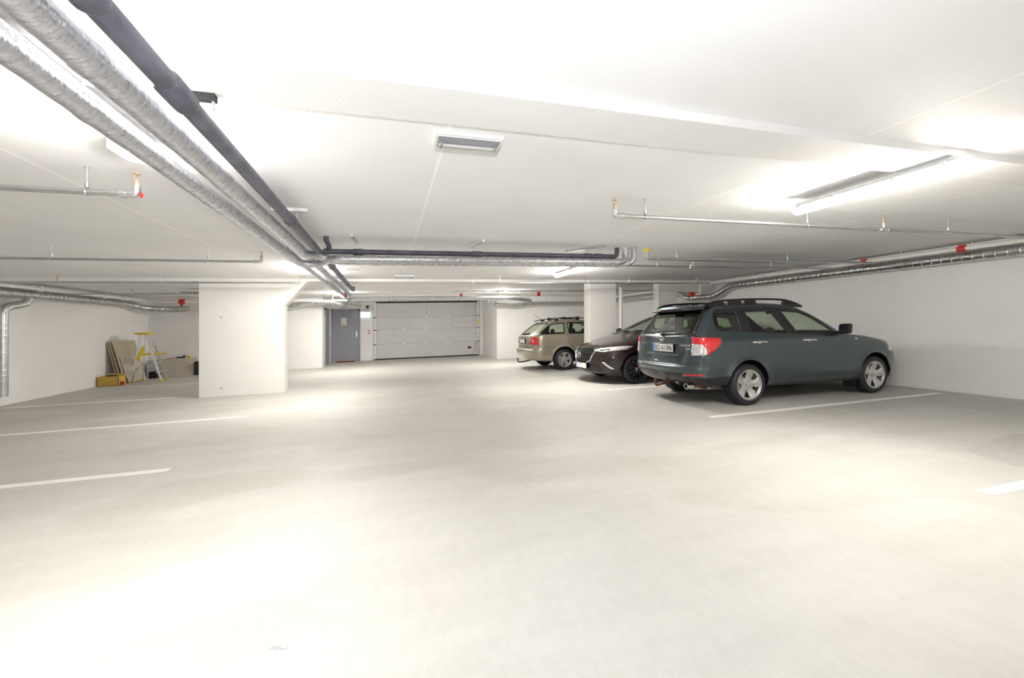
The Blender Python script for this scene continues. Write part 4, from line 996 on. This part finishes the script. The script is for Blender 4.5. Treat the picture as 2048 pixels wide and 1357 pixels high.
    badge('FORESTER', .046, 'model_lettering', -.555, .925, .13)
    badge('2.0 XS', .038, 'grade_lettering', -.62, .875, .06)
    badge('SUBARU', .045, 'maker_lettering', .47, .925, .09)
    ex = MB(); ex.tube([(-.78, -.565, .313), (-.90, -.57, .315)], .042, 18, caps=False); ex.tube([(-.80, -.565, .313), (-.89, -.57, .315)], .036, 18, caps=False); ex.lathe([(.036, 0), (.042, 0)], (-.90, -.57, .315), 'x', 18)
    part(ex, 'exhaust_tailpipe', M['chrome'], root)
    part(MB().tube(fillet([(-.30, -.35, .30), (-.45, -.35, .30), (-.55, -.56, .305), (-.80, -.565, .313)], .06), .03, 10).lathe([(0, 0), (.10, .01), (.10, .28), (0, .29)], (-.34, -.33, .30), 'y', 16), 'silencer', M['rust'], root)
    th = MB(); th.tube(fillet([(-.55, 0, .34), (-.85, 0, .29), (-1.02, 0, .26), (-1.03, 0, .34)], .05), .017, 10); th.ball((-1.03, 0, .365), .025, 12); th.box(-.62, -.56, -.5, .5, .34, .39)
    part(th, 'tow_hitch', M['rust'], root)
    part(MB().box(-.34, -.31, .62, .80, .10, .22).box(-.34, -.31, -.80, -.62, .10, .22) if False else MB().box(2.22, 2.24, -.80, -.62, .12, .25), 'mud_flap', M['trim'], root)
    for wx in (0, WB): arch_liner(root, wx, R, .86)
    underbody(root, -.95, 3.5, (0, WB), R)
    cabin(root, 1.15, .37, rear_x=.12, dashx=1.72, dz=1.0, steer=1)
    part(MB().box(-.55, -.45, -.60, -.50, 1.0, 1.45).box(-.55, -.45, .50, .60, 1.0, 1.45) if False else MB().box(1.36, 1.40, -.09, .09, 1.38, 1.44), 'inner_mirror', M['trim'], root, bevel=.01)
    make_wheel('suv', R, .228, .215, M['rim'], (.105, .196, .13, .29), 5)
    place_wheels('suv', root, (0, WB), R, .755)
    return root

# ---- brown crossover, nose toward the aisle
def build_crossover():
    WB = 2.50; R = .31
    root = car_root('crossover_car', 'dark brown crossover car with a large mesh grille, parked nose out', 5.03+WB, 8.64, True)
    P = paint('brown_paint', (.017, .007, .006), .35)
    rings = [(-.60, 3.12, .70, .30, .40, (.30, .24, .24, .20)),
             (-.76, 3.30, .80, .36, .62, (.36, .26, .24, .22)),
             (-.83, 3.345, .845, .40, .70, (.48, .38, .36, .28)),
             (-.85, 3.36, .862, .40, .72, (.58, .52, .50, .40)),
             (-.84, 3.365, .865, .38, .74, (.66, .64, .62, .52)),
             (-.82, 3.35, .862, .36, .76, (.78, .76, .74, .64)),
             (-.80, 3.31, .858, .34, .76, (.90, .87, .84, .735)),
             (-.78, 3.20, .846, .32, .74, (.98, .95, .91, .80)),
             (-.77, 2.95, .832, .30, .68, (1.02, 1.0, .97, .875)),
             (-.76, 2.60, .818, .30, .62, (1.05, 1.04, 1.02, .965)),
             (-.75, 2.34, .805, .28, .58, (1.07, 1.065, 1.055, 1.035)),
             (-.62, 2.02, .755, .28, .54, (1.20, 1.20, 1.19, 1.16)),
             (-.44, 1.70, .70, .28, .52, (1.33, 1.34, 1.34, 1.29)),
             (-.30, 1.48, .645, .27, .50, (1.41, 1.43, 1.43, 1.37)),
             (-.22, 1.34, .58, .26, .46, (1.45, 1.475, 1.475, 1.415)),
             (-.10, 1.15, .42, .22, .38, (1.475, 1.505, 1.50, 1.45)),
             (.10, .90, .20, .15, .2, (1.49, 1.515, 1.51, 1.48)),
             (.2, .7, 0.0, .05, .05, (1.495, 1.518, 1.515, 1.50))]
    def disp(G):
        x, y, z = G[..., 0], G[..., 1], G[..., 2]
        k = np.exp(-((z-.66)/.16)**2)*np.clip((x-2.9)/.4, 0, 1)*np.exp(-(y/.34)**2)
        G[..., 0] = x+.06*k; return G
    bm = body_mesh(rings, (0, WB), R, 5, .02, .035, disp); ref = surf(bm)
    def sy(x, z, s): p, n = hit(ref, (x, s*3, z), (0, -s, 0)); return p.y if p else s*.85
    def fx(y, z): p, n = hit(ref, (6, y, z), (-1, 0, 0)); return p.x if p else 3.3
    for wx in (0, WB):
        for c in (sideR, sideL):
            circ = [(wx+(R+.05)*math.cos(2*PI*k/36), R+.01+(R+.05)*math.sin(2*PI*k/36)) for k in range(36)]
            F = cut(bm, circ, 'side', lambda a, n, c=c: c(a, n) or (abs(a.y) > .5 and (a.y < 0) == (c is sideR) and a.z < .45)); bmesh.ops.delete(bm, geom=F, context='FACES')
    DLO = [(-.38, 1.20), (.1, 1.39), (.6, 1.42), (1.1, 1.39), (1.5, 1.26), (1.95, 1.08), (1.9, 1.03), (.5, 1.07), (-.3, 1.12)]
    WN = [('rear_door_window', [(-.02, 1.33), (.42, 1.39), (.55, 1.38), (.58, 1.10), (-.08, 1.13)]), ('front_door_window', [(.66, 1.385), (1.05, 1.37), (1.44, 1.24), (1.78, 1.09), (.66, 1.095)])]
    for c in (sideR, sideL):
        sb = take(bm, cut(bm, rounded(DLO, .04, 3), 'side', c), .001)
        for nm, pl in WN: bm_obj(take(sb, cut(sb, rounded(pl, .03, 3), 'side', c), -.004), nm, M['glass'], root)
        bm_obj(sb, 'window_surround', M['trim'], root, solid=.03)
    g = take(bm, cut(bm, rounded([(-.58, 1.395), (.58, 1.395), (.71, 1.065), (-.71, 1.065)], .05, 3), 'rear', lambda a, n: .9 < a.x < 2.55 and n.x > .15), -.002); bm_obj(g, 'windscreen', M['glass'], root)
    g = take(bm, cut(bm, rounded([(-.52, 1.38), (.52, 1.38), (.62, 1.08), (-.62, 1.08)], .06, 3), 'rear', lambda a, n: a.x < .2 and n.x < -.1), -.002)
    if g: bm_obj(g, 'rear_window', M['glass'], root)
    fr = lambda a, n: a.x > 2.7
    GR = [(-.40, .745), (.40, .745), (.42, .69), (.33, .50), (.20, .435), (-.20, .435), (-.33, .50), (-.42, .69)]
    gb = take(bm, cut(bm, GR, 'rear', fr), -.02); bm_obj(gb, 'grille', M['trim'], root, solid=.01)
    sl = MB()
    for k in range(6):
        z = .49+.043*k; w = .30+.12*min(1, (z-.435)/.2)-.03
        sl.tube([(fx(y, z)-.008, y, z) for y in np.linspace(-w, w, 13)], .006, 6)
    part(sl, 'grille_slats', M['rimdark'], root)
    gp = [(.44, .75), (.445, .68), (.35, .495), (.20, .43), (0, .42), (-.20, .43), (-.35, .495), (-.445, .68), (-.44, .75)]
    c = resample([(fx(y, z)+.008, y, z) for y, z in gp], .02); part(MB().tube([(fx(p.y, p.z)+.006, p.y, p.z) for p in c], .013, 8), 'grille_surround', M['chrome'], root)
    for s in (1, -1):
        hl = take(bm, cut(bm, [(s*.45, .735), (s*.50, .755), (s*.80, .80), (s*.845, .80), (s*.84, .73), (s*.62, .685), (s*.46, .70)], 'rear', lambda a, n: a.x > 2.5 and (a.y > 0) == (s > 0)), .004)
        bk = take(hl, cut(hl, [(s*.53, .735), (s*.70, .755), (s*.70, .72), (s*.56, .705)], 'rear', lambda a, n: True), -.002)
        if bk: bm_obj(bk, 'headlight_projector', M['trim'], root, solid=.01)
        bm_obj(hl, 'headlight', M['lens_clear'], root, solid=.01)
        fl = take(bm, cut(bm, [(s*.60, .47), (s*.64, .475), (s*.765, .33), (s*.735, .32)], 'rear', lambda a, n: a.x > 2.5 and (a.y > 0) == (s > 0)), .004)
        if fl: bm_obj(fl, 'fog_light_trim', M['lens_clear'], root, solid=.01)
        seam(bm, [(2.30, 1.02), (2.40, .97), (2.65, .93), (2.95, .865)], 'side', sideL if s > 0 else sideR, root, .006)
        seam(bm, [(.60, 1.07), (.62, .7), (.60, .35)], 'side', sideL if s > 0 else sideR, root); seam(bm, [(1.93, 1.05), (1.96, .8), (1.94, .35)], 'side', sideL if s > 0 else sideR, root)
    li = take(bm, cut(bm, [(-.52, .425), (.52, .425), (.62, .28), (-.62, .28)], 'rear', fr), -.008); bm_obj(li, 'lower_intake', M['trim'], root, solid=.01)
    F = [f for c in (0, 1) for f in cut(bm, [(-.8, .32), (3.0, .32), (3.0, .2), (-.8, .2)], 'side', lambda a, n, c=c: a.y < 0 if c else a.y > 0)]
    cl_ = take(bm, F, 0); bm_obj(cl_, 'lower_cladding', M['trim'], root, solid=.01)
    bm_obj(bm, 'body', P, root, solid=.028, inner=M['trim'])
    plate(root, (fx(0, .375)+.02, 0, .375), (0, 0, PI/2), '', .52, .11)
    e = MB(); x = fx(0, .61)+.012; n = 24
    e.tube([(x, .075*math.cos(2*PI*k/n), .61+.058*math.sin(2*PI*k/n)) for k in range(n+1)], .007, 8, caps=False)
    e.tube([(x, .068, .63), (x, .035, .655), (x, .0, .60), (x, -.035, .655), (x, -.068, .63)], .006, 8)
    part(e, 'emblem', M['greyinner'], root)
    for s in (1, -1):
        m_ = MB(); m_.ball((1.83, s*.96, 1.09), .085, 14, (.7, 1.15, .75)); m_.box(1.80, 1.88, min(s*.78, s*.9), max(s*.78, s*.9), 1.03, 1.06); part(m_, 'door_mirror', M['trim'], root)
        for x in (.25, 1.22):
            y = sy(x, .88, s); part(MB().tube(fillet([(x-.1, y*.99, .88), (x-.09, y+s*.02, .885), (x+.09, y+s*.02, .885), (x+.1, y*.99, .88)], .02), .011, 8), 'door_handle', P, root)
    part(MB().hexa(bar((2.30, .1, 1.045), (2.22, .56, 1.06), .012, .012, (0, 0, 1))).hexa(bar((2.30, -.5, 1.04), (2.24, .02, 1.07), .012, .012, (0, 0, 1))), 'wipers', M['trim'], root)
    for wx in (0, WB): arch_liner(root, wx, R, .855)
    underbody(root, -.8, 3.3, (0, WB), R); cabin(root, 1.12, .36, rear_x=.15, dashx=1.70, dz=.98, steer=1)
    make_wheel('cross', R, .225, .21, M['rimdark'], (.07, .20, .12, .13), 10); place_wheels('cross', root, (0, WB), R, .755)
    return root

# ---- beige estate car, tail toward the aisle, half behind the column
def build_estate():
    WB = 2.56; R = .30
    root = car_root('estate_car', 'beige estate car with roof bars, half hidden by the square column', 4.77, 11.84, False)
    P = paint('champagne_paint', (.40, .36, .28), .55)
    rings = [(-.70, 3.05, .70, .30, .40, (.27, .22, .22, .22)),
             (-.90, 3.28, .80, .36, .55, (.30, .23, .22, .22)),
             (-.985, 3.36, .842, .40, .62, (.40, .34, .34, .34)),
             (-1.02, 3.38, .86, .40, .66, (.52, .48, .48, .46)),
             (-1.02, 3.38, .862, .40, .66, (.59, .58, .56, .54)),
             (-.965, 3.36, .862, .38, .66, (.62, .64, .64, .60)),
             (-.955, 3.32, .86, .37, .68, (.72, .74, .72, .67)),
             (-.95, 3.24, .856, .36, .70, (.84, .84, .82, .74)),
             (-.93, 3.05, .846, .34, .70, (.94, .93, .90, .80)),
             (-.90, 2.75, .835, .32, .66, (.985, .98, .95, .87)),
             (-.87, 2.25, .82, .30, .60, (1.01, 1.01, .995, .97)),
             (-.72, 1.95, .77, .30, .55, (1.14, 1.13, 1.12, 1.09)),
             (-.54, 1.62, .715, .30, .52, (1.27, 1.26, 1.25, 1.22)),
             (-.42, 1.36, .665, .30, .50, (1.345, 1.35, 1.35, 1.31)),
             (-.35, 1.22, .61, .28, .48, (1.375, 1.395, 1.395, 1.35)),
             (-.24, 1.02, .45, .24, .40, (1.395, 1.425, 1.42, 1.38)),
             (-.10, .80, .22, .15, .25, (1.405, 1.435, 1.43, 1.40)),
             (.0, .6, 0.0, .05, .05, (1.41, 1.438, 1.435, 1.42))]
    bm = body_mesh(rings, (0, WB), R, 5, .018, .03); ref = surf(bm)
    def sy(x, z, s): p, n = hit(ref, (x, s*3, z), (0, -s, 0)); return p.y if p else s*.85
    def rx(y, z): p, n = hit(ref, (-4, y, z), (1, 0, 0)); return p.x if p else -.95
    for wx in (0, WB):
        for c in (sideR, sideL):
            circ = [(wx+(R+.05)*math.cos(2*PI*k/36), R+.02+(R+.05)*math.sin(2*PI*k/36)) for k in range(36)]
            F = cut(bm, circ, 'side', lambda a, n, c=c: c(a, n) or (abs(a.y) > .5 and (a.y < 0) == (c is sideR) and a.z < .45)); bmesh.ops.delete(bm, geom=F, context='FACES')
    WN = [('quarter_window', [(-.68, 1.035), (-.66, 1.08), (-.36, 1.285), (-.20, 1.32), (.09, 1.34), (.05, 1.02), (-.66, 1.02)]),
          ('rear_door_window', [(.17, 1.345), (.88, 1.35), (.90, 1.015), (.17, 1.015)]), ('front_door_window', [(.97, 1.345), (1.20, 1.325), (1.70, 1.03), (.98, 1.015)])]
    for c in (sideR, sideL):
        for nm, pl in WN:
            pl2 = rounded(pl, .03, 3); sb = take(bm, cut(bm, pl2, 'side', c), .001); cx = sum(p[0] for p in pl)/len(pl); cz = sum(p[1] for p in pl)/len(pl)
            ins = [(cx+(p[0]-cx)*.94, cz+(p[1]-cz)*.88) for p in pl]
            g = take(sb, cut(sb, rounded(ins, .03, 3), 'side', c), -.003); bm_obj(g, nm, M['glass'], root); bm_obj(sb, 'window_frame', M['trim'], root, solid=.02)
        cc = lambda a, n, c=c: c(a, n) or (abs(a.y) > .60 and (a.y < 0) == (c is sideR) and a.x < -.5)
        tl = take(bm, cut(bm, [(-.99, .965), (-.80, .955), (-.755, .93), (-.73, .74), (-1.0, .745)], 'side', cc), .005)
        wl = take(tl, cut(tl, [(-1.0, .90), (-.86, .895), (-.85, .81), (-1.0, .81)], 'side', lambda a, n: abs(a.y) > .66), 0)
        bm_obj(tl, 'tail_light', M['lens_red'], root, solid=.01)
        if wl: bm_obj(wl, 'tail_light_clear', M['lens_clear'], root, solid=.01)
        seam(bm, [(.13, 1.01), (.13, .85), (.2, .72), (.31, .60)], 'side', c, root); seam(bm, [(.93, 1.01), (.95, .7), (.92, .35)], 'side', c, root)
        seam(bm, [(-.80, .68), (-.36, .655)], 'side', c, root, .006)
    g = take(bm, cut(bm, rounded([(-.56, 1.35), (.56, 1.35), (.68, 1.0), (-.68, 1.0)], .05, 3), 'rear', lambda a, n: a.x < -.2 and n.x < -.2), -.002); bm_obj(g, 'rear_window', M['glass'], root)
    g = take(bm, cut(bm, rounded([(-.58, 1.32), (.58, 1.32), (.71, 1.0), (-.71, 1.0)], .05, 3), 'rear', lambda a, n: .8 < a.x < 2.5 and n.x > .15), -.002); bm_obj(g, 'windscreen', M['glass'], root)
    F = cut(bm, [(-.3, .90), (.3, .90), (.3, .76), (-.3, .76)], 'rear', lambda a, n: a.x < -.5); g = take(bm, F, -.012); bm_obj(g, 'plate_recess', P, root, solid=.004)
    seam(bm, [(-.66, .92), (-.66, .66), (.66, .66), (.66, .92)], 'rear', lambda a, n: a.x < -.5, root, .008)
    for s in (1, -1):
        F = cut(bm, [(s*.45, .70), (s*.8, .76), (s*.82, .62), (s*.48, .58)], 'rear', lambda a, n: a.x > 2.6); g = take(bm, F, .003)
        if g: bm_obj(g, 'headlight', M['lens_clear'], root, solid=.01)
    bm_obj(bm, 'body', P, root, solid=.028, inner=M['trim'])
    plate(root, (rx(0, .83)-.014, 0, .83), (0, 0, -PI/2), '', .50, .105)
    part(MB().box(rx(0, .755)-.015, rx(0, .755)+.01, -.33, .33, .735, .75), 'tailgate_garnish', M['chrome'], root, bevel=.004)
    part(MB().ball((rx(0, 1.03)-.015, 0, 1.02), .03, 10).hexa(bar((rx(0, 1.03)-.03, 0, 1.025), (rx(.3, 1.04)-.03, .35, 1.03), .016, .014, (0, 0, 1))), 'rear_wiper', M['trim'], root)
    part(MB().ball((rx(0, .95)-.002, 0, .95), .032, 14, (.2, 1, 1)), 'emblem', M['chrome'], root)
    for s in (1, -1):
        pts = np.array([(-.36, s*.585, 1.39), (-.2, s*.59, 1.435), (.1, s*.59, 1.455), (.6, s*.59, 1.46), (1.0, s*.585, 1.44), (1.2, s*.58, 1.385)])
        r = MB().tube([Vector(cubic(pts, t)) for t in np.linspace(0, 5, 26)], .012, 10)
        for x in (-.1, .55, 1.02): r.box(x-.05, x+.05, s*.58-.012, s*.58+.012, 1.385, 1.45)
        part(r, 'roof_rail', M['trim'], root, bevel=.003)
        for x in (.22, 1.2):
            y = sy(x, .90, s); part(MB().tube(fillet([(x-.11, y*.99, .895), (x-.1, y+s*.022, .90), (x+.1, y+s*.022, .895), (x+.11, y*.99, .89)], .02), .011, 8), 'door_handle', M['chrome'], root)
        part(MB().ball((1.66, s*.95, 1.06), .09, 14, (.6, 1.15, .8)).box(1.63, 1.70, min(s*.78, s*.9), max(s*.78, s*.9), 1.0, 1.03), 'door_mirror', P, root)
    for x in (.12, .55): 
        rb = MB().box(x-.03, x+.03, -.64, .64, 1.475, 1.495)
        for s in (1, -1): rb.hexa([(x-.05, s*.59-.03, 1.43), (x+.05, s*.59-.03, 1.43), (x+.05, s*.59+.03, 1.43), (x-.05, s*.59+.03, 1.43), (x-.04, s*.59-.035, 1.50), (x+.04, s*.59-.035, 1.50), (x+.04, s*.59+.035, 1.50), (x-.04, s*.59+.035, 1.50)])
        part(rb, 'roof_bar', M['trim'], root, bevel=.006)
    part(MB().tube([(-.28, .0, 1.40), (-.40, 0, 1.48), (-.56, 0, 1.60)], .005, 6).ball((-.27, 0, 1.405), .02, 8), 'antenna', M['trim'], root)
    th = MB(); th.tube(fillet([(-.6, 0, .28), (-.95, 0, .22), (-1.10, 0, .22), (-1.11, 0, .30)], .06), .018, 10); th.ball((-1.11, 0, .32), .026, 12); part(th, 'tow_hitch', M['trim'], root)
    for wx in (0, WB): arch_liner(root, wx, R, .85)
    underbody(root, -.95, 3.3, (0, WB), R); cabin(root, 1.05, .36, rear_x=.05, dashx=1.55, dz=.93, steer=1)
    make_wheel('estate', R, .208, .20, M['rim'], (.08, .178, .14, .31), 5); place_wheels('estate', root, (0, WB), R, .755)
    return root
build_suv(); build_crossover(); build_estate()
